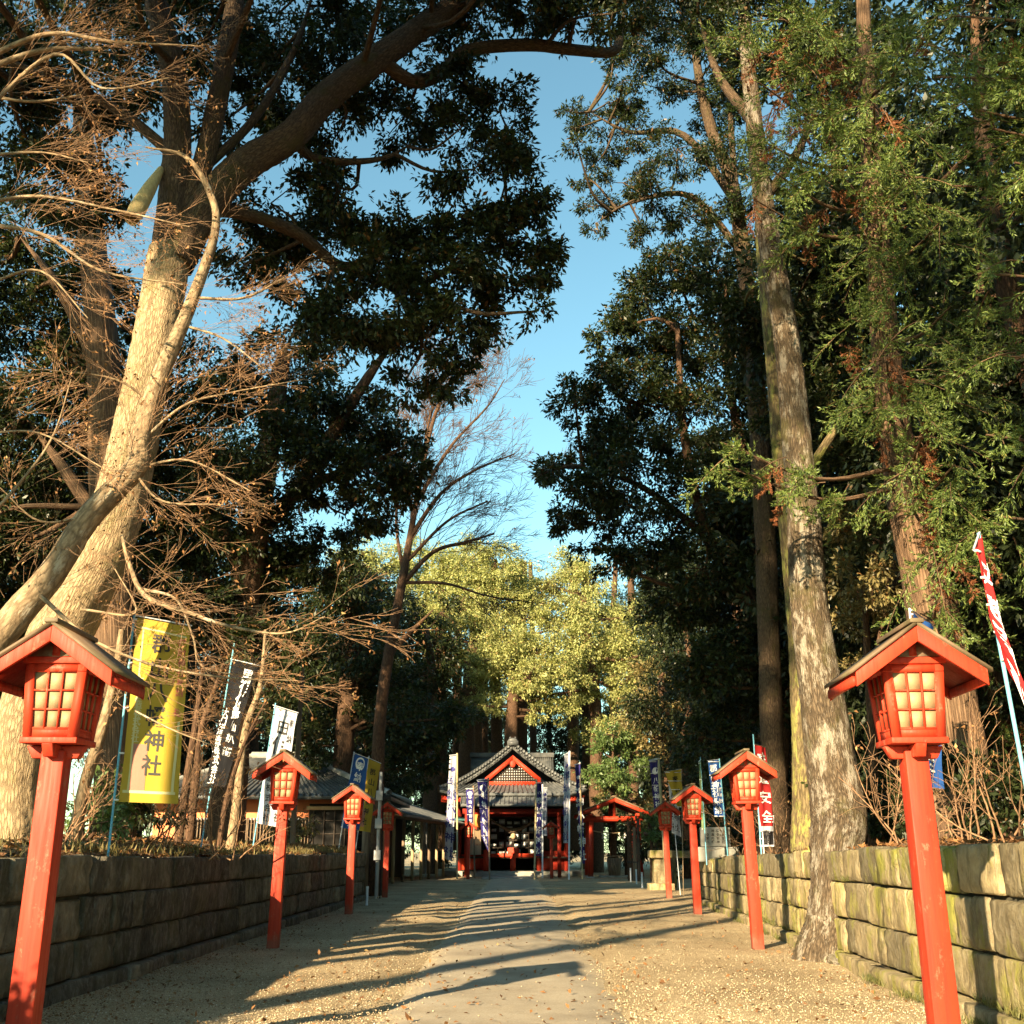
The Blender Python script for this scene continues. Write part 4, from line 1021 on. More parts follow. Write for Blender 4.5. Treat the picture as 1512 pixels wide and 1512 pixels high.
# ------------------------------------------------------------------ right side: tall trunk over the wall, dark oak, sparse crown
limbs = [(np.array([at(1222, 1445, 16.75), at(1224, 1405, 16.75), at(1227, 1365, 16.8), at(1230, 1310, 16.9), at(1234, 1262, 17.1), at(1238, 1200, 17.6), at(1222, 1090, 17.9), at(1196, 900, 18.0), at(1186, 760, 18.1), at(1172, 600, 18.2), at(1158, 480, 18.3), at(1132, 330, 18.4), at(1112, 170, 18.5), at(1100, 40, 18.6), at(1090, -120, 18.7)]),
          np.array([46, 40, 30, 27, 32, 39, 34, 27.5, 24.5, 22, 20, 18, 14.5, 11.5, 7]) * mpp(900, 17.8)),
         px_path([(1112, 180, 18.5, 18), (1060, 110, 19, 12), (1030, 20, 19.5, 8)]), px_path([(1125, 300, 18.4, 16), (1180, 220, 18.6, 12), (1220, 120, 18.8, 8)])]
cl = [(1100, 20, 70), (1050, 60, 55), (1180, 30, 70), (1120, -60, 90), (1220, 90, 60), (1020, -40, 70), (1080, 110, 40)]
tall = evergreen('evergreen_tree', 'tall pale lichen-spotted trunk growing over the sunlit wall on the right', limbs, px_clumps(cl, 19.5), 0.12, 'bark_pale', 'leaf_dark', 2.2, r0=0.05, limb_bark='bark_limb')
ts = TubeSet()
f0 = np.array(tall.location)
for k, (dx, dy, ln) in enumerate(((-1, -0.25, 0.55), (-0.6, -0.8, 0.5), (0.25, -1, 0.7), (-0.3, 0.9, 0.6), (0.0, -0.9, 1.0))):
    P = smooth_path([np.array((dx * 0.04, dy * 0.04, 0.55)), np.array((dx * 0.18, dy * 0.18, 0.15)), np.array((dx * ln * 0.6, dy * ln * 0.6, -0.02)), np.array((dx * ln, dy * ln, -0.09))], 5)
    off0 = np.array((0, 0, -f0[2]))
    ts.add(P + off0, np.interp(np.arange(len(P)), [0, 5, 15], [0.20, 0.16, 0.05]), 10, 0.1, k)
ts.build('root_flare', M['bark_pale'], tall)

limbs = [from_foot(ground_foot(1196, 24, 1), [(1194, 1180, 24, 46), (1186, 1000, 24, 40), (1174, 850, 24, 34), (1156, 680, 24, 29), (1140, 500, 24, 24), (1128, 380, 24, 22), (1120, 250, 24, 14)], 24),
         px_path([(1160, 750, 24, 16), (1230, 640, 24, 12), (1290, 560, 24, 8)])]
cl = [(1180, 420, 60), (1240, 480, 70), (1220, 600, 65), (1290, 560, 70), (1100, 470, 55), (1260, 380, 70), (1190, 300, 60), (1130, 610, 45), (1280, 680, 60)]
evergreen('evergreen_tree', 'moss-covered trunk close behind the tall pale one, over the right wall', limbs, px_clumps(cl, 25.5), 0.14, 'bark_moss', 'leaf_dark', 3.2, r0=0.05)

limbs = [from_foot(ground_foot(1140, 34, 1), [(1142, 1180, 34, 40), (1148, 1050, 34, 36), (1138, 950, 34, 32), (1110, 890, 34, 26), (1080, 850, 34, 20), (1040, 780, 34, 16), (1010, 640, 34, 12), (1000, 480, 34, 7)], 34),
         px_path([(1142, 960, 34, 24), (1120, 800, 34.5, 20), (1090, 640, 35, 15), (1060, 480, 35, 8)]), px_path([(1040, 790, 34, 12), (950, 720, 34, 9), (860, 690, 34, 6)])]
cl = [(1000, 400, 56), (1060, 400, 66), (950, 430, 52), (900, 490, 46), (960, 500, 70), (1040, 500, 80), (1100, 540, 66), (890, 560, 48), (850, 595, 38), (930, 590, 70), (1020, 620, 84), (1110, 650, 74), (880, 660, 56), (820, 690, 34), (800, 700, 20), (850, 720, 46), (930, 700, 76), (1040, 730, 84), (1110, 780, 60), (880, 770, 52), (840, 770, 28), (960, 800, 66), (1040, 840, 66), (910, 830, 36), (1000, 890, 54), (1080, 900, 56), (1120, 980, 54), (1060, 980, 60), (1020, 1010, 46), (1090, 1060, 56), (1030, 1090, 44), (1080, 1140, 44), (1120, 1110, 40)]
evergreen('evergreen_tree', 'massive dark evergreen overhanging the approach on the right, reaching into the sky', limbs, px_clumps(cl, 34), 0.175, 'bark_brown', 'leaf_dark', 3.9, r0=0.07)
limbs = [from_foot(ground_foot(1150, 28, 1), [(1140, 1100, 28, 34), (1130, 800, 28, 30), (1110, 500, 28, 26), (1085, 290, 28, 20), (1050, 190, 28, 16), (1030, 100, 28, 12), (1020, -20, 28, 8)], 28),
         px_path([(1088, 300, 28, 13), (1010, 200, 28, 10), (930, 195, 28, 6), (870, 165, 28, 3)]), px_path([(1100, 380, 28, 12), (1020, 290, 28, 9), (930, 300, 28, 5), (880, 330, 28, 3)]), px_path([(1092, 330, 28, 10), (1080, 200, 28, 9), (1075, 60, 28, 6)])]
cl = [(1000, 40, 60), (940, 50, 46), (1060, 60, 60), (1040, 150, 56), (970, 130, 42), (920, 120, 26), (900, 150, 30), (868, 170, 28), (850, 190, 16), (940, 190, 36), (1000, 220, 48), (880, 240, 24), (1070, 230, 50), (920, 270, 38), (960, 290, 40), (890, 300, 26), (842, 165, 18), (852, 215, 20), (864, 262, 22), (872, 305, 22), (905, 222, 32), (932, 152, 34), (955, 70, 46), (905, 90, 26), (1020, 320, 50), (950, 345, 30), (1080, 330, 44), (880, 345, 18), (1090, 140, 50), (980, -40, 70), (1060, -50, 70), (900, 30, 30)]
evergreen('evergreen_tree', 'thin-leaved tree with open sparse crown at the top right of the sky gap', limbs, px_clumps(cl, 28), 0.13, 'bark_limb', 'leaf_dark', 2.2, r0=0.05, wr=0.34)

# lit olive-brown shrub tree beside the tall trunk
limbs = [from_foot(ground_foot(1290, 22, 1), [(1288, 1100, 22, 14), (1280, 950, 22, 11), (1275, 860, 22, 7)], 22), px_path([(1284, 1000, 22, 8), (1310, 880, 22, 5), (1300, 800, 22, 3)])]
cl = [(1270, 790, 42), (1300, 840, 40), (1255, 850, 40), (1290, 900, 40), (1250, 920, 34), (1310, 950, 34), (1260, 980, 32), (1240, 770, 34), (1330, 800, 26)]
evergreen('olive_leaved_tree', 'sunlit olive-brown small tree between the tall pale trunk and the cedar', limbs, px_clumps(cl, 22), 0.12, 'bark_brown', 'leaf_olive', 2.0, r0=0.03)

# ------------------------------------------------------------------ golden trees behind the shrine
def gold(name, label, foot_px, Y, trunk, clumps, leaf='leaf_gold', L=0.195):
    limbs = [from_foot(np.array((at(foot_px, 1256, Y).x, Y, -0.1)), trunk, Y)]
    evergreen(name, label, limbs, px_clumps([(a, b_, c_, Y + rng.uniform(-2.5, 2.5)) for a, b_, c_ in clumps]), L, 'bark_brown', leaf, 3.3, 'sunlit golden trees behind the shrine', r0=0.11, sides=10, per=5)
gold('golden_tree', 'golden-green sunlit tree crown rising highest behind the bare tree', 690, 84, [(690, 1050, 84, 22), (700, 950, 84, 18), (710, 860, 84, 10)],
     [(690, 825, 34), (655, 835, 34), (640, 945, 32), (665, 985, 30), (700, 960, 34),  (735, 832, 40), (770, 845, 34), (700, 840, 40), (660, 860, 38), (720, 880, 46), (770, 890, 40), (680, 900, 44), (640, 900, 34), (730, 930, 44), (790, 870, 30), (800, 905, 30), (815, 930, 28)])
gold('golden_tree', 'low golden-green sunlit foliage directly above the shrine roof', 755, 80, [(755, 1080, 80, 20), (760, 1010, 80, 16), (765, 960, 80, 9)],
     [(760, 950, 42), (800, 960, 40), (720, 975, 36), (780, 1000, 38), (740, 1000, 30), (830, 990, 36), (800, 1030, 24), (715, 1000, 26), (845, 950, 34), (700, 1040, 22), (735, 1045, 22), (830, 1045, 26), (860, 1020, 26), (790, 1055, 18)])
gold('golden_tree', 'golden sunlit crown right of centre against the dark oak', 880, 82, [(880, 1060, 82, 18), (870, 960, 82, 14), (860, 880, 82, 9)],
     [(840, 840, 34), (870, 860, 34), (815, 865, 28), (850, 900, 42), (890, 910, 40), (920, 950, 44), (880, 970, 38), (950, 910, 36), (930, 1000, 38), (905, 1030, 30), (975, 960, 34), (890, 1065, 26), (935, 1060, 26), (860, 1080, 20)])
gold('golden_tree', 'pale golden tree top peeking out left behind the bare tree', 545, 88, [(545, 1050, 88, 16), (545, 920, 88, 12), (545, 850, 88, 8)],
     [(510, 825, 28), (545, 820, 30), (580, 825, 30), (610, 850, 30), (540, 860, 34), (500, 860, 30), (590, 890, 34), (620, 810, 22)])
gold('olive_leaved_tree', 'browner olive tree lit at its crown right of the golden ones', 985, 70, [(985, 1100, 70, 16), (975, 1000, 70, 10)],
     [(970, 1000, 36), (1000, 1040, 36), (950, 1050, 36), (980, 1090, 34), (930, 1090, 30), (1010, 980, 30), (1010, 1100, 30)], 'leaf_olive', 0.22)
gold('bright_green_tree', 'small bright green tree lit right of the shrine roof', 905, 69, [(905, 1180, 69, 8), (905, 1120, 69, 6)],
     [(905, 1085, 24), (890, 1110, 26), (925, 1105, 26), (905, 1140, 28), (935, 1135, 22), (880, 1145, 20), (920, 1165, 20), (890, 1180, 16)], 'leaf_green', 0.2)
gold('olive_leaved_tree', 'rust and olive shrub lit above the red pavilion roof', 925, 73, [(925, 1200, 73, 6), (925, 1180, 73, 4)],
     [(905, 1168, 16), (925, 1172, 16), (945, 1180, 16), (960, 1190, 14), (890, 1175, 12)], 'leaf_olive', 0.18)
gold('bright_green_tree', 'glossy green bush between the red pavilion and the farthest right lantern', 962, 58, [(962, 1260, 58, 5), (962, 1225, 58, 4)],
     [(962, 1220, 14), (955, 1235, 12), (970, 1235, 12), (965, 1210, 10)], 'leaf_green', 0.13)

# straight dark trunks in the wood behind the shrine
TR = [(705, 86, 15), (716, 92, 12), (733, 88, 20), (768, 90, 24), (788, 95, 12), (848, 88, 20), (868, 90, 22), (905, 93, 14), (935, 86, 18), (652, 88, 20), (676, 93, 16), (630, 90, 14), (965, 92, 16)]
for k, (px, Y, d) in enumerate(TR):
    root = empty('cedar_tree', (at(px, 1256, Y).x, Y, -0.1)); tag(root, 'straight dark cedar trunk standing in the wood behind the shrine', 'tree', 'cedar trunks behind the shrine')
    P, rr = px_path([(px, 1256, Y, d), (px + rng.uniform(-2, 2), 1100, Y, d * 0.9), (px + rng.uniform(-4, 4), 950, Y, d * 0.75), (px + rng.uniform(-5, 5), 830, Y, d * 0.5)])
    P -= np.array(root.location)
    ts = TubeSet(); add_limb(ts, P, rr, 10, 6, 0.05, k); 
    V, Q, subs = leaves_for([(P[-1] * f + P[-2] * (1 - f) + rng.normal(0, 1.0, 3) * np.array([1, 1, 0.3]), rng.uniform(1.2, 2.0)) for f in (-0.15, 0.25, 0.6)], 0.34, 0.9)
    connect(ts, [(P, rr)], subs, 0.05, 0.2)
    ts.build('trunk', M['bark_brown'], root); link('crown', mesh_np('crown', V, Q), M['leaf_far'], root)

# ------------------------------------------------------------------ generic dense trees filling the wood on both sides and behind the viewer
def wood_tree(h, base, spread, seed, L=0.3, lai=2.0, n=15, tr=1.0):
    g = np.random.default_rng(seed)
    cl = []
    for k in range(n):
        z = base + (h - base) * (k + 0.5) / n; f = math.sin(math.pi * (0.18 + 0.75 * (k + 0.5) / n))
        a = g.uniform(0, 6.28); d = spread * f * g.uniform(0.25, 0.75)
        cl.append((np.array((d * math.cos(a), d * math.sin(a), z)), spread * g.uniform(0.36, 0.56)))
    V, Q, subs = leaves_for(cl, L, lai)
    P = np.array([(0, 0, -0.4), (g.normal(0, 0.2), g.normal(0, 0.2), h * 0.3), (g.normal(0, 0.4), g.normal(0, 0.4), h * 0.6), (0, 0, h * 0.93)])
    ts = TubeSet(); sk = add_limb(ts, P, np.array([0.42, 0.34, 0.24, 0.06]) * (h / 20) * tr, 12, 6, 0.06, seed)
    connect(ts, [sk], subs, 0.07, 0.25)
    tm = mesh_np('trunk', np.vstack(ts.v), np.vstack(ts.q), None, True, np.vstack(ts.b)); tm.materials.append(M['bark_brown'])
    cm = mesh_np('crown', V, Q); cm.materials.append(M['leaf_far'])
    return tm, cm
KINDS_ = [wood_tree(22, 3.5, 4.2, 31, 0.23, 2.5), wood_tree(26, 7, 4.4, 32, 0.24, 2.2), wood_tree(18, 1.2, 4.0, 33, 0.23, 2.5), wood_tree(9, 0.8, 2.8, 34, 0.17, 2.4, 10), wood_tree(29, 18.5, 4.2, 35, 0.34, 1.5, 10, 0.5)]
def put_tree(kind, x, y, z, s, rz, name, label, group):
    root = empty(name, (x, y, z), rz); root.scale = (s, s, s); tag(root, label, 'tree', group)
    tm, cm = KINDS_[kind]; link('trunk', tm, None, root); link('crown', cm, None, root)
gw = random.Random(8)
LW = [(-28, 32, 0), (-22, 45, 2), (-17, 23, 2), (-24, 40, 0), (-14, 60, 2), (-19, 62, 0), (-13, 68, 2), (-24, 58, 1), (-14, 78, 2), (-22, 84, 0), (-9.5, 86, 2), (-30, 30, 0), (-14, 29, 3), (-30, 70, 1), (-6.5, 98, 1), (-18, 100, 0), (-17, 56, 0), (-26, 37, 0), (-10, 72, 2), (-3, 104, 2), (-12, 106, 0), (-22, 108, 2), (-34, 48, 0), (-8, 110, 0), (-12, 90, 3), (-7, 94, 3), (-2, 96, 3), (-13.5, 17, 3), (-12.2, 29, 1, 0.56), (-14.8, 24, 1, 0.56)]
RW = [(10, 40, 2), (13, 32, 0), (16, 24, 2), (11, 52, 0), (15, 62, 2), (20, 42, 1), (22, 30, 0), (12, 24, 3), (11, 31, 3), (13.5, 19, 3), (21, 18, 2), (12, 74, 2), (18, 84, 0), (13, 96, 1), (26, 60, 0), (24, 76, 1), (9.5, 46, 3), (17, 14, 0), (11.5, 16, 3), (12, 12.5, 3), (10, 28, 0), (9.5, 34, 0), (12, 36, 2), (9, 22.5, 3), (14, 44, 0), (12.5, 58, 0), (10, 64, 2), (4, 106, 2), (11, 104, 0), (20, 106, 2), (27, 100, 0), (8, 112, 0), (0, 116, 0), (3, 92, 3), (8, 90, 3), (12, 88, 3), (6, 97, 3), (16, 92, 3), (10.5, 20, 0), (15, 17, 2), (17, 34, 0), (30, 40, 0)]
for x, y, k, *sc_ in LW:
    put_tree(k, x, y, bank_z(x, y) if y < 50 else 0, sc_[0] if sc_ else gw.uniform(0.88, 1.12), gw.uniform(0, 6.28), 'wood_tree', ('dark evergreen in the wood on the left bank behind the banners' if y < 36 else 'dark evergreen in the wood behind the tiled house and shed' if y < 75 else 'dark evergreen in the far wood left behind the shrine'), 'wood on the left')
for x, y, k in RW:
    put_tree(k, x, y, bank_z(x, y) if y < 40 else 0, gw.uniform(0.88, 1.12), gw.uniform(0, 6.28), 'wood_tree', ('dark evergreen in the wood on the right bank behind the cedars' if y < 38 else 'dark evergreen in the wood behind the red pavilion' if y < 75 else 'dark evergreen in the far wood right behind the shrine'), 'wood on the right')
# the wood goes on beside and behind the viewer; its trunks and crowns throw the shade on the approach
BK = [(-16, -13.3, 4, 1.0), (-13.5, -9, 4, 1.05), (-17, -3, 4, 1.0), (-15, -6, 4, 0.95), (-21, -12, 4, 1.1), (-18.5, -8, 4, 1.0), (-21, 3, 4, 1.0), (-7, -13, 4, 1.0), (-24, -6, 4, 1.1), (13, -4, 0, 1.0), (10, 5, 2, 0.9), (16, 5, 0, 1.0), (14, -22, 0, 1.1), (22, -12, 0, 1.1)]
for x, y, k, s in BK:
    put_tree(k, x, y, 1.4 if abs(x) > 5 else 0, s, gw.uniform(0, 6.28), 'wood_tree', 'tall tree of the avenue standing behind the viewer', 'wood behind the viewer')

# ------------------------------------------------------------------ cedars on the right
def cedar_plumes(A, D, LEN):
    """feathery drooping fronds: A start points, D directions, LEN lengths. Each frond is a curved stalk with needle-set fingers on all sides"""
    VV = []; stalks = []
    for p, d, ln in zip(A, D, LEN):
        d = d / np.linalg.norm(d); nf = int(rng.integers(15, 22))
        t = np.linspace(0.12, 1.0, nf)
        st = p + d * (ln * t)[:, None]; st[:, 2] -= ln * 0.48 * t ** 1.8
        tg = np.gradient(st, axis=0); tg /= np.linalg.norm(tg, axis=1)[:, None]
        stalks.append(np.vstack([[p], st[::3]]))
        sd = rng.normal(0, 1, (nf, 3)) * np.array([1, 1, 0.55]); sd -= (sd * tg).sum(1)[:, None] * tg; sd /= np.linalg.norm(sd, axis=1)[:, None] + 1e-9
        fd = tg * 0.75 + sd * 0.75; fd /= np.linalg.norm(fd, axis=1)[:, None]
        fl = ln * rng.uniform(0.26, 0.44, nf) * np.interp(t, [0, 0.35, 1], [0.8, 1.0, 0.55])
        per = 22; u = np.linspace(0.04, 1.0, per)
        q = st[:, None, :] + fd[:, None, :] * (fl[:, None] * u[None])[..., None]
        q[..., 2] += (fl[:, None] * (-0.42 * u[None] + 0.34 * u[None] ** 2.4))      # fingers droop, their tips turn up
        tn = np.gradient(q, axis=1); tn /= np.linalg.norm(tn, axis=2)[..., None] + 1e-9
        r = rng.normal(0, 1, (nf, per, 3)); r -= (r * tn).sum(2)[..., None] * tn; r /= np.linalg.norm(r, axis=2)[..., None] + 1e-9
        nd = (tn * 0.86 + r * 0.52).reshape(-1, 3); nd /= np.linalg.norm(nd, axis=1)[:, None]
        L = 0.045 + 0.06 * np.repeat(fl, per)
        V, _ = leaf_quads(q.reshape(-1, 3), nd, rng.normal(0, 1, (nf * per, 3)) + np.array([0, 0, 0.4]), L * rng.uniform(0.8, 1.2, nf * per) * 1.1, 0.24, 0.05)
        VV.append(V)
    V = np.vstack(VV); return V, np.arange(len(V)).reshape(-1, 4), stalks
def cedar(name, label, trunk, boughs, group=None, dead=0.12, dens=1.0, seed=0):
    foot = trunk[0][0]; root = empty(name, foot); tag(root, label, 'tree', group); off = np.array(foot)
    ts = TubeSet(); add_limb(ts, trunk[0], trunk[1], 30, 10, 0.09, seed)
    AA = []; DD = []; LL = []
    for (a, b_, rad, n, sz) in boughs:
        a = np.array(a); b_ = np.array(b_); ax = (b_ - a) / (np.linalg.norm(b_ - a) + 1e-9)
        mid = (a + b_) / 2 + np.array([0, 0, -0.10 * np.linalg.norm(b_ - a)]); S = smooth_path([a, mid, b_], 6)
        ts.add(S, np.linspace(0.05, 0.012, len(S)), 7, 0.08, seed)
        m_ = max(4, int(n * dens / 3.4))
        for k in range(m_):
            f = 0.35 + 0.65 * (k + rng.random()) / m_; p = S[min(len(S) - 1, int(f * (len(S) - 1)))]
            d = ax * 0.7 + rng.normal(0, 0.75, 3) * np.array([1, 1, 0.45]) + np.array([0, -0.25, 0.05])
            p = p + rng.normal(0, 0.30, 3) * rad
            AA.append(p); DD.append(d); LL.append(sz * 2.45 * rng.uniform(0.65, 1.3))
    AA = np.array(AA); DD = np.array(DD); LL = np.array(LL); dm = rng.random(len(AA)) < dead
    V, Q, st = cedar_plumes(AA[~dm] - off, DD[~dm], LL[~dm]); link('crown', mesh_np('crown', V, Q), M['needle'], root)
    ts.v = [v - off for v in ts.v]
    for P in st: ts.add(P, np.linspace(0.012, 0.004, len(P)), 4)
    if dm.any():
        V, Q, st = cedar_plumes(AA[dm] - off, DD[dm] * 0.35 + np.array([0, 0, -0.5]), LL[dm] * 0.55); link('dead_foliage', mesh_np('dead_foliage', V, Q), M['needle_dead'], root)
        for P in st: ts.add(P, np.linspace(0.010, 0.004, len(P)), 4)
    ts.build('trunk', M['bark_cedar'], root)
def boughs_px(lst, tx):
    out = []
    for (px, py, r, Y, n, sz) in lst:
        c = np.array(at(px, py, Y)); rr = r * mpp(py, Y)
        a = np.array(tx(c[2] + 0.35)); d = c - a
        if np.linalg.norm(d) > 4: a = c - d / np.linalg.norm(d) * 4
        out.append((a, c + d / (np.linalg.norm(d) + 1e-6) * rr * 0.5, rr, n, sz))
    return out
tr = px_path([(1432, 1262, 17.6, 112), (1415, 1150, 17.6, 92), (1398, 1020, 17.6, 82), (1372, 880, 17.6, 70), (1345, 760, 17.6, 60), (1325, 660, 17.6, 48), (1312, 560, 17.6, 42), (1300, 420, 17.6, 36), (1288, 250, 17.6, 30), (1276, 50, 17.6, 22), (1270, -120, 17.6, 12)])
def on_trunk(tr):
    def f(z): return (float(np.interp(z, tr[0][:, 2], tr[0][:, 0])), float(np.interp(z, tr[0][:, 2], tr[0][:, 1])), z)
    return f
bl = [(1120, 200, 46, 16.2, 34, 0.44), (1100, 60, 50, 16.4, 34, 0.44), (1150, 20, 50, 16.4, 34, 0.44), (1230, 60, 70, 16.4, 46, 0.5), (1180, 40, 60, 16.2, 40, 0.5), (1140, 130, 60, 16.0, 40, 0.46), (1220, 150, 60, 16.2, 40, 0.46), (1290, 170, 70, 16, 44, 0.46), (1160, 260, 55, 16.0, 44, 0.44), (1130, 300, 40, 16, 24, 0.40), (1240, 250, 60, 16.2, 40, 0.44),
      (1330, 80, 80, 16, 44, 0.46), (1340, 250, 70, 16, 40, 0.44), (1300, 340, 70, 16.4, 40, 0.42), (1370, 340, 60, 16, 34, 0.42), (1310, 540, 50, 16.0, 44, 0.40), (1300, 590, 46, 16.0, 34, 0.38), (1080, 655, 42, 15.6, 40, 0.38), (1090, 690, 36, 15.7, 24, 0.36), (1360, 640, 56, 15.6, 46, 0.40), (1400, 690, 50, 15.6, 34, 0.38),
      (1390, 460, 50, 15.8, 34, 0.38), (1430, 530, 60, 16, 34, 0.4), (1400, 820, 56, 16, 40, 0.40), (1440, 780, 56, 16, 34, 0.4), (1380, 900, 40, 16.4, 20, 0.36), (1270, 470, 50, 17, 30, 0.4), (1350, 740, 40, 16.8, 20, 0.36)]
cedar('cedar_tree', 'cedar with furrowed trunk right of the tall pale tree, drooping green sprays', tr, boughs_px(bl, on_trunk(tr)), dead=0.13, seed=3)
# nearer cedar whose boughs reach in from beyond the right edge
tr2 = (np.array([(9.2, 11.5, 1.4), (9.1, 11.5, 4), (9.0, 11.5, 8), (8.9, 11.5, 13), (8.8, 11.5, 18)]), np.array([0.42, 0.36, 0.3, 0.22, 0.1]))
bl = [(1470, 100, 55, 11.0, 60, 0.36), (1505, 60, 50, 11.0, 50, 0.36), (1490, 190, 55, 11, 60, 0.34), (1450, 160, 36, 11, 30, 0.32), (1520, 240, 50, 11, 40, 0.32), (1430, 20, 50, 11.6, 34, 0.32), (1400, 110, 40, 12, 26, 0.3), (1470, 400, 50, 11.8, 34, 0.3), (1500, 520, 60, 11.6, 44, 0.3), (1480, 640, 50, 11.4, 44, 0.28), (1510, 760, 60, 11.6, 44, 0.28), (1430, 270, 46, 12, 30, 0.3), (1540, 400, 60, 11.5, 40, 0.3), (1550, 120, 60, 11, 40, 0.32)]
cedar('cedar_tree', 'cedar boughs with bright sunlit sprays hanging in at the right edge', tr2, boughs_px(bl, on_trunk(tr2)), dead=0.12, seed=4)
# third cedar, deep in shade behind
tr3 = px_path([(1480, 1250, 24, 60), (1478, 1100, 24, 54), (1470, 800, 24, 46), (1462, 500, 24, 38), (1455, 200, 24, 26), (1450, -60, 24, 14)])
bl = [(1400, 200, 80, 23, 50, 0.55), (1480, 300, 90, 23, 50, 0.55), (1420, 420, 80, 23, 50, 0.55), (1340, 460, 70, 22, 40, 0.5), (1490, 560, 80, 23, 50, 0.5), (1440, 700, 80, 23, 50, 0.5), (1500, 840, 70, 23, 50, 0.5), (1450, 930, 70, 22, 50, 0.45), (1490, 1050, 60, 22, 40, 0.4), (1380, 60, 90, 23, 50, 0.55), (1490, 100, 80, 23, 40, 0.5)]
cedar('cedar_tree', 'shaded cedar deep in the wood behind the red banner', tr3, boughs_px(bl, on_trunk(tr3)), dead=0.08, dens=0.6, seed=5)

# ------------------------------------------------------------------ bare trees
def grow(ts, p, d, ln, r, lvl, cfg, tips):
    n = cfg.get('segs', 6) if lvl > 0 else 4
    P = [p]; dd = d / np.linalg.norm(d)
    for k in range(n):
        dd = dd + rng.normal(0, cfg['wander'], 3) + np.array(cfg.get('bias', (0, 0, 0))) * 0.25
        dd /= np.linalg.norm(dd); P.append(P[-1] + dd * ln / n)
    P = np.array(P); rr = np.linspace(r, max(r * 0.35, cfg['rmin']), n + 1)
    ts.add(P, rr, 8 if r > 0.04 else 5 if r > 0.012 else 3, 0.0)
    if lvl <= 0: tips.append((P[-1], dd)); return
    for c in range(cfg['kids'][lvl - 1] if lvl - 1 < len(cfg['kids']) else 3):
        f = rng.uniform(0.25, 1.0); i = min(n - 1, int(f * n)); q = P[i] + (P[i + 1] - P[i]) * (f * n - i)
        t = (P[i + 1] - P[i]); t /= np.linalg.norm(t)
        s = rng.normal(0, 1, 3) * np.array(cfg.get('plane', (1, 1, 1))); s -= s.dot(t) * t; s /= np.linalg.norm(s) + 1e-9
        ang = rng.uniform(*cfg['ang']); nd = t * math.cos(ang) + s * math.sin(ang)
        grow(ts, q, nd, ln * rng.uniform(*cfg['len']) * (1.1 - 0.35 * f), max(np.interp(f, [0, 1], [r, r * 0.4]) * 0.6, cfg['rmin']), lvl - 1, cfg, tips)
def along(ts, S, rr, n, cfg, ln, lvl, tips, f0=0.15, side=None):
    for k in range(n):
        f = f0 + (1 - f0) * (k + rng.random()) / n; i = min(len(S) - 2, int(f * (len(S) - 1)))
        t = S[i + 1] - S[i]; t /= np.linalg.norm(t)
        s = rng.normal(0, 1, 3) * np.array(cfg.get('plane', (1, 1, 1)))
        if side is not None: s += np.array(side)
        s -= s.dot(t) * t; s /= np.linalg.norm(s)
        ang = rng.uniform(*cfg['ang'])
        grow(ts, S[i], t * math.cos(ang) + s * math.sin(ang), ln * rng.uniform(0.6, 1.2) * (1.15 - 0.5 * f), max(rr[i] * 0.5, cfg['rmin']), lvl, cfg, tips)
def dry_leaves(tips, frac, L, off):
    T = [t for t in tips if rng.random() < frac]
    if not T: return None
    C = np.repeat(np.array([t[0] for t in T]), 3, 0) + rng.normal(0, 0.03, (3 * len(T), 3)) - off
    D = rng.normal(0, 0.6, (len(C), 3)); D[:, 2] -= 0.8; D /= np.linalg.norm(D, axis=1)[:, None]
    return leaf_quads(C, D, rng.normal(0, 1, (len(C), 3)), L * rng.uniform(0.6, 1.3, len(C)), 0.5, 0.3)

# slender bare tree in the middle distance, left of the shrine
cfg = dict(segs=6, wander=0.09, bias=(0.12, 0, 0.14), rmin=0.0065, kids=[5, 6, 5], ang=(0.35, 0.75), len=(0.45, 0.65), plane=(1, 0.7, 1))
Yb = 40.0
ft = ground_foot(556, Yb, -1)
root = empty('bare_tree', ft); tag(root, 'slender leafless tree with fine twigs fanned against the blue sky', 'tree'); off = np.array(ft)
ts = TubeSet(); tips = []
P, rr = from_foot(ft, [(560, 1080, Yb, 18), (575, 960, Yb, 16), (592, 870, Yb, 13), (606, 790, Yb, 10), (622, 700, Yb, 7), (640, 620, Yb, 6), (665, 560, Yb, 3)], Yb)
S, r_ = add_limb(ts, P, rr, 14, 6, 0.04, 2)
along(ts, S, r_ * 0.42, 18, cfg, 3.4, 3, tips, 0.55)
for lst in ([(596, 860, Yb, 12), (640, 815, Yb, 9), (690, 800, Yb, 7), (730, 788, Yb, 4)], [(608, 790, Yb, 11), (650, 730, Yb, 8), (700, 695, Yb, 6), (760, 670, Yb, 3)], [(616, 740, Yb, 10), (665, 660, Yb, 7), (720, 600, Yb, 4), (745, 560, Yb, 2)],
            [(600, 830, Yb, 9), (660, 770, Yb, 6), (720, 740, Yb, 4)], [(600, 860, Yb, 8), (660, 862, Yb, 6), (720, 880, Yb, 4), (790, 890, Yb, 2)], [(622, 700, Yb, 8), (640, 600, Yb, 5), (690, 540, Yb, 2)], [(596, 850, Yb, 9), (585, 760, Yb, 6), (600, 640, Yb, 3), (612, 600, Yb, 2)]):
    P, rr = px_path(lst); rr = rr * 0.7; S, r_ = add_limb(ts, P, rr, 8, 6, 0.03, 1); along(ts, S, r_ * 0.5, 10, cfg, 2.6, 2, tips, 0.15)
ts.v = [v - off for v in ts.v]; ts.build('trunk', M['bark_brown'], root)
lv = dry_leaves(tips, 0.02, 0.10, off)
if lv: link('last_leaves', mesh_np('last_leaves', *lv), M['leaf_dry'], root)

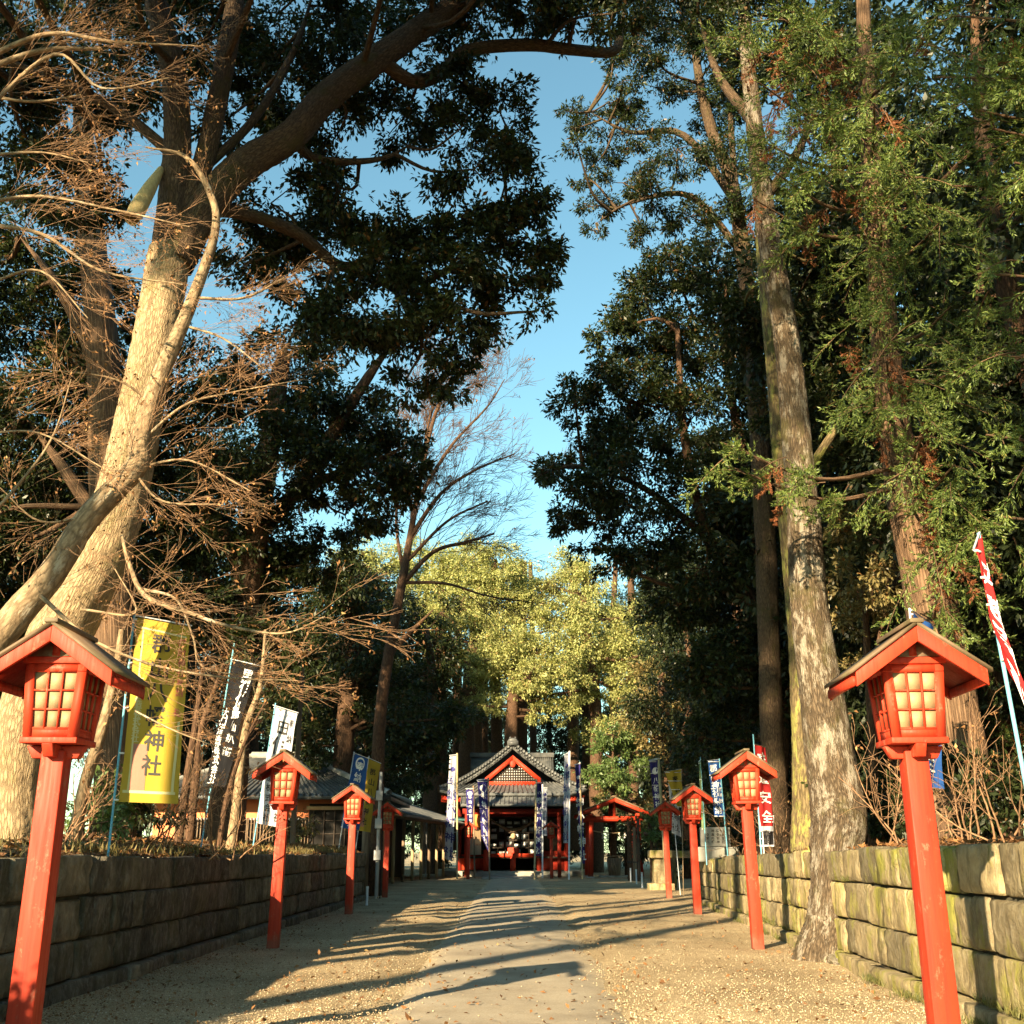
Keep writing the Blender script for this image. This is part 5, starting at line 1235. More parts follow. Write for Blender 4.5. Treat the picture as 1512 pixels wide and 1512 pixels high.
# sunlit bare maple in front of the big leaning trunk, boughs reaching in from the left edge
cfg = dict(segs=6, wander=0.075, bias=(0.10, 0, 0.03), rmin=0.0017, kids=[3, 4, 4], ang=(0.28, 0.7), len=(0.42, 0.68), plane=(1, 0.8, 0.5))
ft = np.array(at(-70, 1240, 11.9)); ft[2] = bank_z(ft[0], 11.9) - 0.1
root = empty('maple_tree', ft); tag(root, 'leafless sunlit maple with winding pale trunk before the big leaning tree', 'tree'); off = np.array(ft)
ts = TubeSet(); tw = TubeSet(); tips = []
P, rr = px_path([(-40, 1010, 12.0, 50), (20, 915, 12.0, 46), (75, 850, 12.1, 40), (130, 765, 12.2, 36), (200, 690, 12.3, 34), (206, 650, 12.3, 30), (235, 560, 12.4, 26), (285, 440, 12.5, 18), (318, 340, 12.5, 12), (310, 285, 12.5, 10), (275, 232, 12.4, 7), (215, 217, 12.3, 2)])
P = np.vstack([[ft], P]); rr = np.concatenate([[rr[0] * 1.2], rr]); S, r_ = add_limb(ts, P, rr, 16, 7, 0.06, 4)
along(tw, S, np.full(len(S), 0.010), 28, cfg, 1.1, 2, tips, 0.15)
LB = [([(-30, 90, 10.9, 16), (70, 50, 10.9, 12), (170, 62, 10.9, 9), (300, 68, 10.9, 3)], 16, 0.9), ([(-40, 110, 11.2, 20), (60, 75, 11.2, 15), (150, 72, 11.3, 9)], 8, 0.7), ([(-30, 170, 10.7, 12), (80, 80, 10.7, 9), (150, 130, 10.7, 6), (250, 115, 10.7, 3)], 14, 0.9),
      ([(-30, 300, 10.9, 12), (60, 290, 10.9, 9), (170, 310, 11.0, 6), (280, 335, 11.0, 3)], 16, 0.9), ([(-40, 330, 11.1, 14), (60, 345, 11.1, 10), (150, 400, 11.2, 7), (270, 420, 11.2, 3)], 16, 0.9), ([(-30, 230, 10.9, 10), (60, 225, 10.9, 6), (130, 240, 10.9, 3)], 12, 0.8),
      ([(-30, 140, 11.1, 10), (50, 150, 11.1, 7), (120, 140, 11.1, 3)], 10, 0.8), ([(-20, 420, 11.1, 9), (60, 400, 11.1, 6), (130, 470, 11.2, 3)], 10, 0.8), ([(-30, 780, 11.3, 10), (40, 700, 11.3, 8), (80, 640, 11.3, 5), (105, 560, 11.3, 3)], 12, 0.8), ([(-30, 640, 11.3, 8), (60, 640, 11.3, 6), (150, 690, 11.3, 3)], 10, 0.8),
      ([(180, 790, 12.3, 9), (190, 830, 12.2, 12), (215, 880, 12.0, 14), (280, 905, 11.8, 11), (340, 925, 11.6, 9), (420, 935, 11.4, 5), (480, 910, 11.3, 2)], 22, 1.0), ([(210, 870, 12.1, 9), (260, 885, 11.9, 7), (285, 940, 11.9, 6), (300, 985, 11.9, 4), (380, 1000, 11.8, 2)], 12, 0.8),
      ([(60, 880, 11.9, 12), (130, 940, 11.7, 9), (220, 980, 11.6, 7), (330, 1000, 11.5, 5), (440, 1005, 11.4, 2)], 22, 0.95), ([(200, 660, 12.3, 10), (270, 600, 12.3, 7), (340, 580, 12.3, 5), (450, 560, 12.3, 2)], 14, 0.8), ([(205, 690, 12.3, 8), (280, 680, 12.3, 6), (370, 725, 12.3, 3)], 12, 0.7), ([(290, 440, 12.5, 9), (360, 440, 12.5, 7), (420, 410, 12.5, 4)], 16, 0.7),
      ([(270, 480, 12.5, 8), (330, 500, 12.4, 6), (390, 545, 12.3, 3)], 14, 0.7), ([(200, 700, 12.3, 8), (240, 740, 12.1, 6), (330, 745, 11.9, 3)], 12, 0.7), ([(140, 760, 12.2, 8), (60, 770, 11.9, 6), (0, 720, 11.6, 3)], 10, 0.7), ([(230, 600, 12.4, 8), (170, 560, 12.1, 6), (60, 545, 11.8, 3)], 12, 0.8), ([(200, 1050, 11.9, 5), (260, 1080, 11.7, 4), (340, 1110, 11.5, 2)], 8, 0.6), ([(120, 900, 11.9, 8), (200, 905, 11.9, 6), (170, 840, 11.9, 3)], 10, 0.7)]
for k, (lst, n, ln) in enumerate(LB):
    P, rr = px_path(lst); rr = rr * 0.56; S, r_ = add_limb(ts, P, rr, 8, 6, 0.05, k); along(tw, S, np.minimum(r_, 0.0055), max(5, int(n * 1.0)), cfg, ln * 1.2, 2, tips, 0.05)
ts.v = [v - off for v in ts.v]; ts.build('trunk', M['bark_maple'], root); tw.v = [v - off for v in tw.v]; tw.build('twigs', M['bark_twig'], root)
V, Q = dry_leaves(tips, 0.35, 0.045, off); link('dry_foliage', mesh_np('dry_foliage', V, Q), M['leaf_dry'], root)

# thin lit saplings on the left bank behind the banners
for k, (lst, lb) in enumerate((([(108, 1240, 15.5, 20), (125, 1160, 15.5, 18), (150, 1080, 15.5, 16), (172, 990, 15.5, 13), (180, 930, 15.5, 9)], 'thin sapling trunk slanting up between the near left lantern and yellow banner'),
                               ([(340, 1255, 22, 16), (350, 1180, 22, 13), (362, 1080, 22, 11), (385, 1010, 22, 8), (392, 930, 22, 4)], 'pale sapling trunk standing between the black and white banners'),
                               ([(262, 1255, 21, 14), (275, 1160, 21, 12), (290, 1060, 21, 9), (300, 980, 21, 4)], 'shaded sapling trunk just right of the yellow banner'),
                               ([(278, 1255, 22.5, 14), (290, 1140, 22.5, 12), (296, 1080, 22.5, 9), (330, 980, 22.5, 4)], 'sapling trunk beside the foot of the black banner pole'),
                               ([(322, 1256, 21.5, 10), (335, 1180, 21.5, 8), (360, 1100, 21.5, 5), (395, 1030, 21.5, 2)], 'thin crooked sapling right of the black banner foot'))):
    P, rr = px_path(lst); P[0][2] = bank_z(P[0][0], P[0][1]) - 0.1
    root = empty('sapling', P[0]); tag(root, lb, 'sapling', 'saplings on the left bank'); ts = TubeSet(); tips = []
    S, r_ = add_limb(ts, P - P[0], rr, 10, 6, 0.05, k); c2 = dict(cfg); c2['plane'] = (1, 1, 0.6)
    along(ts, S, np.minimum(r_, 0.012), 10 if k else 4, c2, 0.7, 1, tips, 0.6); ts.build('trunk', M['bark_maple'] if k in (0, 1) else M['bark_brown'], root)
    V, Q = dry_leaves(tips, 0.5, 0.07, 0); link('dry_foliage', mesh_np('dry_foliage', V, Q), M['leaf_dry'], root)

# leafless shrubs and understorey bushes on both banks
def bare_shrub(px, Y, n, ln, lb, leafy=0.15):
    x = at(px, 1256, Y).x; z = bank_z(x, Y)
    root = empty('bare_shrub', (x, Y, z)); tag(root, lb, 'shrub', 'leafless shrubs on the banks'); ts = TubeSet(); tips = []
    c3 = dict(segs=6, wander=0.14, bias=(0, 0, 0.06), rmin=0.003, kids=[3, 4, 4], ang=(0.3, 0.8), len=(0.45, 0.7), plane=(1, 1, 0.7))
    for k in range(n):
        d = rng.normal(0, 0.55, 3); d[2] = abs(d[2]) * 0.5 + 0.8
        grow(ts, np.array((rng.normal(0, 0.12), rng.normal(0, 0.12), -0.05)), d, ln * rng.uniform(0.7, 1.2), 0.014, 2, c3, tips)
    ts.build('stems', M['bark_twig'], root)
    lv = dry_leaves(tips, leafy, 0.06, 0)
    if lv: link('dry_foliage', mesh_np('dry_foliage', *lv), M['leaf_dry'], root)
bare_shrub(1330, 15.5, 6, 1.1, 'leafless shrub behind the near lantern post on the right')
bare_shrub(1485, 12.2, 6, 1.3, 'leafless shrub by the red banner at the right edge')
bare_shrub(1420, 14.5, 5, 1.0, 'leafless shrub at the foot of the furrowed cedar')
bare_shrub(1150, 26, 9, 1.6, 'leafless shrub left of the mossy trunk')
bare_shrub(1095, 31, 8, 1.5, 'leafless shrub behind the second lantern on the right')
bare_shrub(225, 18, 10, 1.2, 'leafless shrub under the yellow banner')
bare_shrub(330, 18, 9, 1.2, 'leafless shrub in front of the black banner foot')
bare_shrub(90, 15, 8, 1.0, 'leafless shrub beside the near left lantern post')
def bush(px, Y, r, leaf, L, lb, lai=2.2):
    x = at(px, 1256, Y).x; z = bank_z(x, Y) if Y < 40 else 0
    root = empty('bush', (x, Y, z)); tag(root, lb, 'bush', 'evergreen bushes on the banks')
    cl = [(np.array((rng.normal(0, r * 0.5), rng.normal(0, r * 0.4), r * rng.uniform(0.35, 1.1))), r * rng.uniform(0.4, 0.65)) for _ in range(6)]
    V, Q, subs = leaves_for(cl, L, lai); ts = TubeSet()
    for k in range(5): ts.add(smooth_path([(0, 0, -0.1), rng.normal(0, 0.2 * r, 3) + (0, 0, r * 0.5), cl[k][0]], 4), np.linspace(0.03, 0.01, 9), 6)
    ts.build('stems', M['bark_brown'], root); link('foliage', mesh_np('foliage', V, Q), M[leaf], root)
bush(190, 19, 0.75, 'leaf_dark', 0.10, 'dark green bush under the yellow banner')
bush(120, 17, 0.6, 'leaf_green', 0.12, 'green leafy bush between the near lantern and yellow banner', 1.2)
bush(446, 33, 0.8, 'leaf_olive', 0.12, 'rusty-leaved bush behind the second left lantern post', 1.5)
bush(412, 36, 0.5, 'leaf_green', 0.11, 'pale green bush below the white banner')
bush(1490, 16, 1.0, 'leaf_dark', 0.11, 'dark bush behind the leafless shrub at the right edge')
bush(1330, 21, 1.0, 'leaf_dark', 0.11, 'dark bush between tall trunk and cedar')
bush(1165, 30, 0.7, 'leaf_dark', 0.11, 'dark bush right of the red banner behind the second right lantern')
bush(1095, 36, 0.7, 'leaf_dark', 0.13, 'dark bush right of the deep blue banner')
# ------------------------------------------------------------------ red lanterns
def make_lantern():
    root = empty('wooden_lantern')
    red = M['red']
    MB().hexa([(-0.093, -0.093, -0.3), (0.093, -0.093, -0.3), (0.093, 0.093, -0.3), (-0.093, 0.093, -0.3), (-0.084, -0.084, 2.20), (0.084, -0.084, 2.20), (0.084, 0.084, 2.20), (-0.084, 0.084, 2.20)]).build('post', red, root, bevel=0.008)
    for ax in (0, 1):
        mb = MB(); h = 0.004 * ax
        a, w, z0, z1 = 0.215, 0.04, 2.145 + h, 2.235 + h
        q = [(-a + 0.05, -w, z0), (a - 0.05, -w, z0), (a - 0.05, w, z0), (-a + 0.05, w, z0), (-a, -w, z1), (a, -w, z1), (a, w, z1), (-a, w, z1)]
        if ax: q = [(-y, x, z) for x, y, z in q]
        mb.hexa(q).build('bracket', red, root, bevel=0.006)
    MB().box(-0.205, 0.205, -0.205, 0.205, 2.241, 2.285).build('base_board', red, root, bevel=0.006)
    b0, b1, z0, z1 = 0.192, 0.224, 2.287, 2.81        # half widths below and above
    def fp(u, v, d, k):
        """u -1..1 across, v 0..1 up, d outwards, face k"""
        hw = b0 + (b1 - b0) * v; p = (u * hw, -(hw + d), z0 + (z1 - z0) * v)
        for _ in range(k): p = (-p[1], p[0], p[2])
        return p
    def fbox(mb, u0, u1, v0, v1, d0, d1, k):
        mb.hexa([fp(u0, v0, d1, k), fp(u1, v0, d1, k), fp(u1, v0, d0, k), fp(u0, v0, d0, k), fp(u0, v1, d1, k), fp(u1, v1, d1, k), fp(u1, v1, d0, k), fp(u0, v1, d0, k)])
    body = MB()
    for sx, sy in ((-1, -1), (1, -1), (1, 1), (-1, 1)):
        def cp(hw, z, ix, iy): return (sx * (hw - 0.001 - 0.062 * ix), sy * (hw - 0.001 - 0.062 * iy), z)
        order = [(0, 0), (1, 0), (1, 1), (0, 1)]
        if sx * sy < 0: order = order[::-1]
        body.hexa([cp(b0, z0, *o) for o in order] + [cp(b1, z1, *o) for o in order])
    body.box(-b1 + 0.004, b1 - 0.004, -b1 + 0.004, b1 - 0.004, z1 - 0.055, z1)
    body.box(-b0 + 0.006, b0 - 0.006, -b0 + 0.006, b0 - 0.006, z0, z0 + 0.07)
    body.build('body', red, root)
    pane = {}
    for k in range(4):
        w = MB()
        U, V0, V1 = 0.73, 0.115, 0.90
        for u in (-U, -U / 3, U / 3, U): fbox(w, u - 0.028, u + 0.028, V0, V1, -0.03, -0.004, k)
        for v in (V0, V0 + (V1 - V0) / 3, V0 + 2 * (V1 - V0) / 3, V1): fbox(w, -U - 0.03, U + 0.03, v - 0.012, v + 0.012, -0.031, -0.006, k)
        win = w.build('window', red, root)
        for i in range(3):
            for j in range(3):
                mb = MB(); u0 = -U + 2 * U / 3 * i; v0 = V0 + (V1 - V0) / 3 * j
                fbox(mb, u0, u0 + 2 * U / 3, v0, v0 + (V1 - V0) / 3, -0.028, -0.022, k)
                mb.build('pane', M['paper'], win)
    mb = MB(); mb.box(-0.24, 0.24, -0.24, 0.24, 2.812, 2.862); mb.build('top_board', red, root, bevel=0.006)
    ey, ez, ax = 0.47, 2.715, 3.07      # eave half width, eave height, apex
    for s in (-1, 1):
        y = 0.232 * s
        mb = MB(); a, bq = (y - 0.01, y + 0.01)
        mb.add([(-0.20, a, 2.864), (0.20, a, 2.864), (0, a, 3.0), (-0.20, bq, 2.864), (0.20, bq, 2.864), (0, bq, 3.0)], [(0, 3, 4, 1), (1, 4, 5, 2), (2, 5, 3, 0)], [(0, 1, 2), (3, 5, 4)])
        mb.build('gable_panel', M['wood'], root)
        MB().box(-0.024, 0.024, y - 0.03, y + 0.03, 2.865, 2.985).build('king_post', red, root)
    for s in (-1, 1):
        for y0, y1 in ((-0.395, -0.363), (0.363, 0.395)):
            MB().hexa([(0, y0, ax - 0.12), (s * ey, y0, ez - 0.09), (s * ey, y1, ez - 0.09), (0, y1, ax - 0.12), (0, y0, ax), (s * ey, y0, ez + 0.025), (s * ey, y1, ez + 0.025), (0, y1, ax)]).build('bargeboard', red, root, bevel=0.004)
        MB().hexa([(0, -0.362, ax - 0.035), (s * ey, -0.362, ez - 0.01), (s * ey, 0.362, ez - 0.01), (0, 0.362, ax - 0.035), (0, -0.362, ax - 0.002), (s * ey, -0.362, ez + 0.023), (s * ey, 0.362, ez + 0.023), (0, 0.362, ax - 0.002)]).build('soffit_board', M['red_old'], root)
        MB().hexa([(0, -0.415, ax + 0.002), (s * (ey + 0.03), -0.415, ez + 0.006), (s * (ey + 0.03), 0.415, ez + 0.006), (0, 0.415, ax + 0.002), (0, -0.415, ax + 0.030), (s * (ey + 0.03), -0.415, ez + 0.034), (s * (ey + 0.03), 0.415, ez + 0.034), (0, 0.415, ax + 0.030)]).build('roof_board', M['roof_copper'], root)
        MB().box(s * ey - 0.02, s * ey + 0.012, -0.36, 0.36, ez - 0.075, ez - 0.012).build('eave_board', red, root)
    MB().box(-0.05, 0.05, -0.425, 0.425, ax + 0.012, ax + 0.045).build('ridge_cap', M['roof_copper'], root, bevel=0.005)
    return root
proto = make_lantern()
spots = [(-3.36, 8.16, 0.02, 'red wooden lantern on a post, closest to the viewer at the left edge'), (2.97, 8.16, -0.03, 'red wooden lantern on a post, closest to the viewer at the right edge'),
         (-3.86, 18.8, 0.03, 'second red lantern on the left, before the white banner'), (3.95, 18.7, -0.02, 'second red lantern on the right, left of the tall pale trunk'),
         (-4.02, 28.4, -0.02, 'third red lantern on the left, before blue and yellow banners'), (4.57, 28.4, 0.02, 'third red lantern on the right, left of the blue banner'),
         (-4.26, 38.5, 0.03, 'fourth red lantern on the left, past the end of the dark wall'), (5.2, 38.0, -0.03, 'fourth red lantern on the right, beside the mossy stone pillar'),
         (at(691, 1290, 64).x, 64, 0, 'small far red lantern left of the shrine steps'), (at(814.5, 1290, 64).x, 64, 0, 'small far red lantern right of the shrine steps')]
lean = [(0.004, 0.004), (-0.006, -0.004), (0.005, 0.014), (-0.008, -0.018), (0.006, 0.006), (0, -0.010), (0.008, 0.004), (-0.006, -0.012), (0, 0.006), (0.004, -0.005)]
for k, (x, y, rz, lb) in enumerate(spots):
    o = proto if k == 0 else copy_tree(proto)
    o.location = (x, y, 0.0); o.rotation_euler = (lean[k][0], lean[k][1], rz)
    tag(o, lb, 'lantern', 'red lanterns along the approach')

# ------------------------------------------------------------------ banners with writing
GLYPH = {}
def glyph(ch, bold=0.012):
    key = (ch, bold)
    if key in GLYPH: return GLYPH[key]
    cu = bpy.data.curves.new('glyph', 'FONT'); cu.body = ch; cu.size = 1.0; cu.offset = bold; cu.resolution_u = 2
    ob = bpy.data.objects.new('glyph', cu); col.objects.link(ob)
    dg = bpy.context.evaluated_depsgraph_get()
    me = bpy.data.meshes.new_from_object(ob.evaluated_get(dg))
    V = np.empty(len(me.vertices) * 3); me.vertices.foreach_get('co', V); V = V.reshape(-1, 3)[:, :2]
    F = [tuple(p.vertices) for p in me.polygons]
    bpy.data.objects.remove(ob); bpy.data.curves.remove(cu); bpy.data.meshes.remove(me)
    if len(V):
        lo, hi = V.min(0), V.max(0); V = (V - (lo + hi) / 2) / max(hi - lo)
    GLYPH[key] = (V, F); return GLYPH[key]

def banner(label, pole0, pole1, corners, cloth_mat, texts=(), patches=(), pole_mat='pole_blue', pole_r=0.014, billow=0.03, wave=3.0, group='banners along the approach', ragged=0):
    """corners TL, TR, BR, BL as points in the place; texts: (string, u, v0, v1, char height in cloth lengths, ink)"""
    TL, TR, BR, BL = [np.array(c) for c in corners]
    foot = Vector(pole0); root = empty('banner', foot); tag(root, label, 'banner', group); off = np.array(foot)
    top = Vector(pole1)
    MB().cyl((0, 0, -0.15), tuple(top - foot), pole_r, n=10).build('pole', M[pole_mat], root, True)
    W = np.linalg.norm(TR - TL); H = np.linalg.norm(BL - TL)
    nrm = np.cross(TR - TL, BL - TL); nrm /= np.linalg.norm(nrm)
    if nrm[1] > 0: nrm = -nrm
    ph = rng.uniform(0, 6)
    def f(u, v, lift=0.0):
        p = (TL * (1 - u) + TR * u) * (1 - v) + (BL * (1 - u) + BR * u) * v
        w = billow * (math.sin(wave * u * 3 + 4 * v + ph) * (0.35 + 0.65 * u) + 0.6 * math.sin(7 * v + 2.2 * u + ph * 2) + 0.3 * math.sin(17 * v - 5 * u + ph))
        return p + nrm * (w + lift) - off
    nu, nv = 14, 36
    V = [f(i / nu, k / nv) for k in range(nv + 1) for i in range(nu + 1)]
    Q = [(k * (nu + 1) + i, k * (nu + 1) + i + 1, (k + 1) * (nu + 1) + i + 1, (k + 1) * (nu + 1) + i) for k in range(nv) for i in range(nu)]
    cl_ = link('cloth', mesh_np('cloth', V, Q, None, True), M[cloth_mat], root)
    MB().cyl(tuple(f(-0.06, -0.01)), tuple(f(1.03, -0.01)), pole_r * 0.7, n=6).build('top_bar', M['pole_white'], root)
    for k in range(5):
        p = f(0.0, k / 4.0 * 0.98 + 0.01); t = np.clip((p[2] + 0.0) / max(0.1, (top - foot).z), 0, 1); q = np.array(top - foot) * t
        MB().bar(tuple(p), tuple(q), 0.035, 0.02).build('loop', M['pole_white'], root)
    groups = {}
    for (s, u, v0, v1, hgt, ink) in texts:
        n = len(s)
        for k, ch in enumerate(s):
            if ch == ' ': continue
            v = v0 + (v1 - v0) * (k / max(1, n - 1)) if n > 1 else v0
            GV, GF = glyph(ch, 0.016 if hgt > 0.06 else 0.02)
            g = groups.setdefault(ink, MBN())
            g.add([f(u + x * hgt * H / W, v - y * hgt, 0.008) for x, y in GV], GF)
    for (kind, u, v, ru, ink) in patches:
        g = groups.setdefault(ink, MBN())
        if kind == 'disc':
            n = 20; pts = [f(u + ru * math.cos(2 * math.pi * k / n), v + ru * W / H * math.sin(2 * math.pi * k / n), 0.006) for k in range(n)]
            g.add(pts, [tuple(range(n))])
        elif kind == 'ring':
            n = 20; r2 = ru * 0.72
            pts = [f(u + r_ * math.cos(2 * math.pi * k / n), v + r_ * W / H * math.sin(2 * math.pi * k / n), 0.006) for r_ in (ru, r2) for k in range(n)]
            g.add(pts, [(k, (k + 1) % n, n + (k + 1) % n, n + k) for k in range(n)])
        elif kind == 'rect':                      # ru = (half width, half height)
            a, b_ = ru; m_ = 6; pts = [f(u + a * (2 * i / m_ - 1), v + b_ * (2 * k / m_ - 1), 0.005) for k in range(m_ + 1) for i in range(m_ + 1)]
            g.add(pts, [(k * (m_ + 1) + i, k * (m_ + 1) + i + 1, (k + 1) * (m_ + 1) + i + 1, (k + 1) * (m_ + 1) + i) for k in range(m_) for i in range(m_)])
        elif kind == 'line':                      # (u, v) -> ru = (u2, v2, half width)
            u2, v2, hw = ru; m_ = 16
            d = np.array([u2 - u, (v2 - v) * H / W]); d /= np.linalg.norm(d); nx, ny = -d[1] * hw, d[0] * hw * W / H
            pts = []
            for k in range(m_ + 1):
                uu, vv = u + (u2 - u) * k / m_, v + (v2 - v) * k / m_; pts += [f(uu - nx, vv - ny, 0.006), f(uu + nx, vv + ny, 0.006)]
            g.add(pts, [(2 * k, 2 * k + 1, 2 * k + 3, 2 * k + 2) for k in range(m_)])
    for ink, g in groups.items(): g.build('lettering', M[ink], cl_)
    return root
class MBN:
    def __init__(s): s.v = []; s.f = []
    def add(s, V, F): n = len(s.v); s.v += [tuple(map(float, p)) for p in V]; s.f += [tuple(i + n for i in q) for q in F]
    def build(s, name, mat, parent):
        me = bpy.data.meshes.new(name); me.from_pydata(s.v, [], s.f); me.update(); return link(name, me, mat, parent)
def corn(lst, Y, dy=(0, 0, 0, 0)): return [at(px, py, Y + d) for (px, py), d in zip(lst, dy)]
def pole_at(p0, p1, Y, on_bank=True):
    a = at(p0[0], p0[1], Y); b_ = at(p1[0], p1[1], Y); a.z = bank_z(a.x, Y) if on_bank else 0.0
    return a, b_

a, b_ = pole_at((160, 1258), (199, 903), 13.9)
banner('yellow banner with large black brush writing beside the near left lantern', a, b_, corn([(203, 912), (281, 926), (263, 1187), (176, 1184)], 13.9, (0, -0.15, -0.1, 0)), 'yellow_cloth',
       [('郡山八幡神社', 0.50, 0.13, 0.80, 0.115, 'ink'), ('焼酎神社奉納御礼', 0.88, 0.10, 0.50, 0.05, 'ink_red'), ('大口酒造株式会社', 0.17, 0.34, 0.66, 0.048, 'ink_pale')],
       [('rect', 0.28, 0.82, (0.13, 0.13), 'pink_cloth'), ('line', 0.14, 0.06, (0.14, 0.95, 0.016), 'ink_pale'), ('line', 0.93, 0.55, (0.90, 0.95, 0.022), 'ink_pale'), ('line', 0.05, 0.945, (0.95, 0.945, 0.022), 'ink_pale'), ('line', 0.08, 0.05, (0.95, 0.065, 0.016), 'ink_pale')],
       billow=0.016)
a, b_ = pole_at((295, 1255), (346, 950), 20.5)
banner('narrow black banner with white writing right of the yellow banner', a, b_, corn([(342, 975), (384, 985), (328, 1162), (306, 1158)], 20.5, (0, -0.4, -0.2, 0)), 'black_cloth',
       [('大口酒造株式会社', 0.22, 0.42, 0.95, 0.075, 'ink_white'), ('黒伊佐錦', 0.62, 0.10, 0.40, 0.12, 'ink_white'), ('郡山八幡', 0.82, 0.42, 0.72, 0.07, 'ink_white'), ('御神酒', 0.58, 0.50, 0.72, 0.07, 'ink_white')], billow=0.05)
a, b_ = pole_at((372, 1260), (407, 1038), 24.5)
banner('white banner with black writing and square crest behind the second left lantern', a, b_, corn([(404, 1043), (440, 1054), (414, 1222), (381, 1216)], 24.5, (0, -0.3, -0.2, 0)), 'white_cloth',
       [('奉納', 0.82, 0.10, 0.24, 0.07, 'ink'), ('伊', 0.45, 0.32, 0.32, 0.16, 'ink'), ('佐', 0.45, 0.50, 0.5, 0.15, 'ink'), ('酒造株式会社', 0.28, 0.52, 0.94, 0.068, 'ink'), ('八幡神社', 0.78, 0.62, 0.92, 0.08, 'ink'), ('田', 0.48, 0.16, 0.16, 0.11, 'ink')],
       [('line', 0.36, 0.11, (0.60, 0.11, 0.02), 'ink'), ('line', 0.36, 0.21, (0.60, 0.21, 0.02), 'ink')], pole_mat='pole_blue')
a, b_ = pole_at((498, 1264), (523, 1110), 33.0)
banner('blue banner with white writing behind the third left lantern', a, b_, corn([(523, 1113), (545, 1121), (530, 1226), (503, 1222)], 33, (0, -0.3, -0.2, 0)), 'blue_cloth', [('奉納八幡神社', 0.5, 0.14, 0.9, 0.13, 'ink_white')], [('ring', 0.5, 0.10, 0.3, 'ink_white')], pole_mat='pole_white')
a, b_ = pole_at((523, 1266), (545, 1116), 34.0)
banner('yellow banner with black writing behind the third left lantern', a, b_, corn([(544, 1120), (562, 1128), (546, 1229), (528, 1226)], 34, (0, -0.3, -0.2, 0)), 'yellow_cloth', [('郡山八幡神社', 0.5, 0.16, 0.86, 0.10, 'ink')], [('rect', 0.3, 0.82, (0.14, 0.12), 'pink_cloth')], pole_mat='pole_white')
# right side
a, b_ = pole_at((1532, 1246), (1445, 787), 10.8)
banner('red banner with white writing at the right edge, twisted round a pale blue pole', a, b_, [at(1437, 812, 10.7), at(1446, 790, 10.8), at(1540, 1110, 10.5), at(1482, 975, 10.75)], 'red_cloth',
       [('交通安全', 0.5, 0.20, 0.86, 0.17, 'ink_white')], billow=0.03, pole_r=0.02)
a, b_ = pole_at((1538, 1248), (1470, 860), 10.81)
a, b_ = pole_at((1368, 1252), (1343, 898), 14.2)
banner('blue banner mostly hidden behind the near right lantern', a, b_, corn([(1346, 905), (1382, 925), (1392, 1165), (1362, 1160)], 14.2, (0, 0.3, 0.2, 0)), 'blue_cloth', [('家内安全', 0.5, 0.15, 0.85, 0.13, 'ink_white')], pole_mat='pole_white')
a, b_ = pole_at((1124, 1256), (1112, 1084), 24.0)
banner('red banner with white writing behind the second right lantern', a, b_, corn([(1114, 1100), (1130, 1104), (1142, 1220), (1122, 1220)], 24, (0, 0.2, 0.2, 0)), 'red_cloth', [('交通安全', 0.55, 0.16, 0.88, 0.16, 'ink_white')], pole_mat='pole_blue')
a, b_ = pole_at((1128, 1258), (1120, 1150), 25.2)
banner('small grey-blue banner with dark lower half below the red one', a, b_, corn([(1120, 1205), (1142, 1205), (1143, 1250), (1122, 1250)], 25.2), 'white_cloth', [('奉納', 0.5, 0.55, 0.8, 0.2, 'ink')], [('rect', 0.5, 0.72, (0.48, 0.22), 'black_cloth')], pole_mat='pole_white')
a, b_ = pole_at((1075, 1264), (1062, 1120), 28.5)
banner('deep blue banner with white writing left of the second right lantern', a, b_, corn([(1045, 1124), (1062, 1122), (1071, 1206), (1055, 1206)], 28.5), 'blue_cloth', [('郡山神社奉納', 0.4, 0.14, 0.88, 0.14, 'ink_white'), ('八幡神社', 0.8, 0.42, 0.72, 0.07, 'ink_white')], pole_mat='pole_blue')
a, b_ = pole_at((1043, 1264), (1034, 1118), 31.0)
banner('furled green banner wound along its pole', a, b_, corn([(1031.5, 1126), (1035, 1122), (1042, 1225), (1036, 1225)], 31), 'green_cloth', [], pole_mat='pole_blue', billow=0.02)
a, b_ = pole_at((1008, 1300), (1006, 1134), 40, False)
banner('yellow-green banner behind the third right lantern', a, b_, corn([(982, 1140), (1005, 1136), (1010, 1190), (1000, 1192)], 40), 'yellow_cloth', [('奉納', 0.55, 0.25, 0.6, 0.2, 'ink')], pole_mat='wood_pale')
a, b_ = pole_at((1004, 1300), (990, 1150), 41, False)
banner('white banner with black writing low between the two far right lanterns', a, b_, corn([(987, 1158), (1000, 1162), (1006, 1236), (992, 1230)], 41), 'white_cloth', [('八幡神社', 0.5, 0.2, 0.85, 0.15, 'ink')], pole_mat='pole_white')
a, b_ = pole_at((985, 1312), (972, 1119), 44, False)
banner('navy banner with white crest on a bamboo pole, right of the pavilion', a, b_, corn([(959, 1124), (973, 1121), (977, 1195), (966, 1195)], 44), 'navy_cloth', [('八幡神社', 0.5, 0.42, 0.9, 0.13, 'ink_white')], [('disc', 0.5, 0.22, 0.34, 'ink_white')], pole_mat='bamboo', pole_r=0.06)
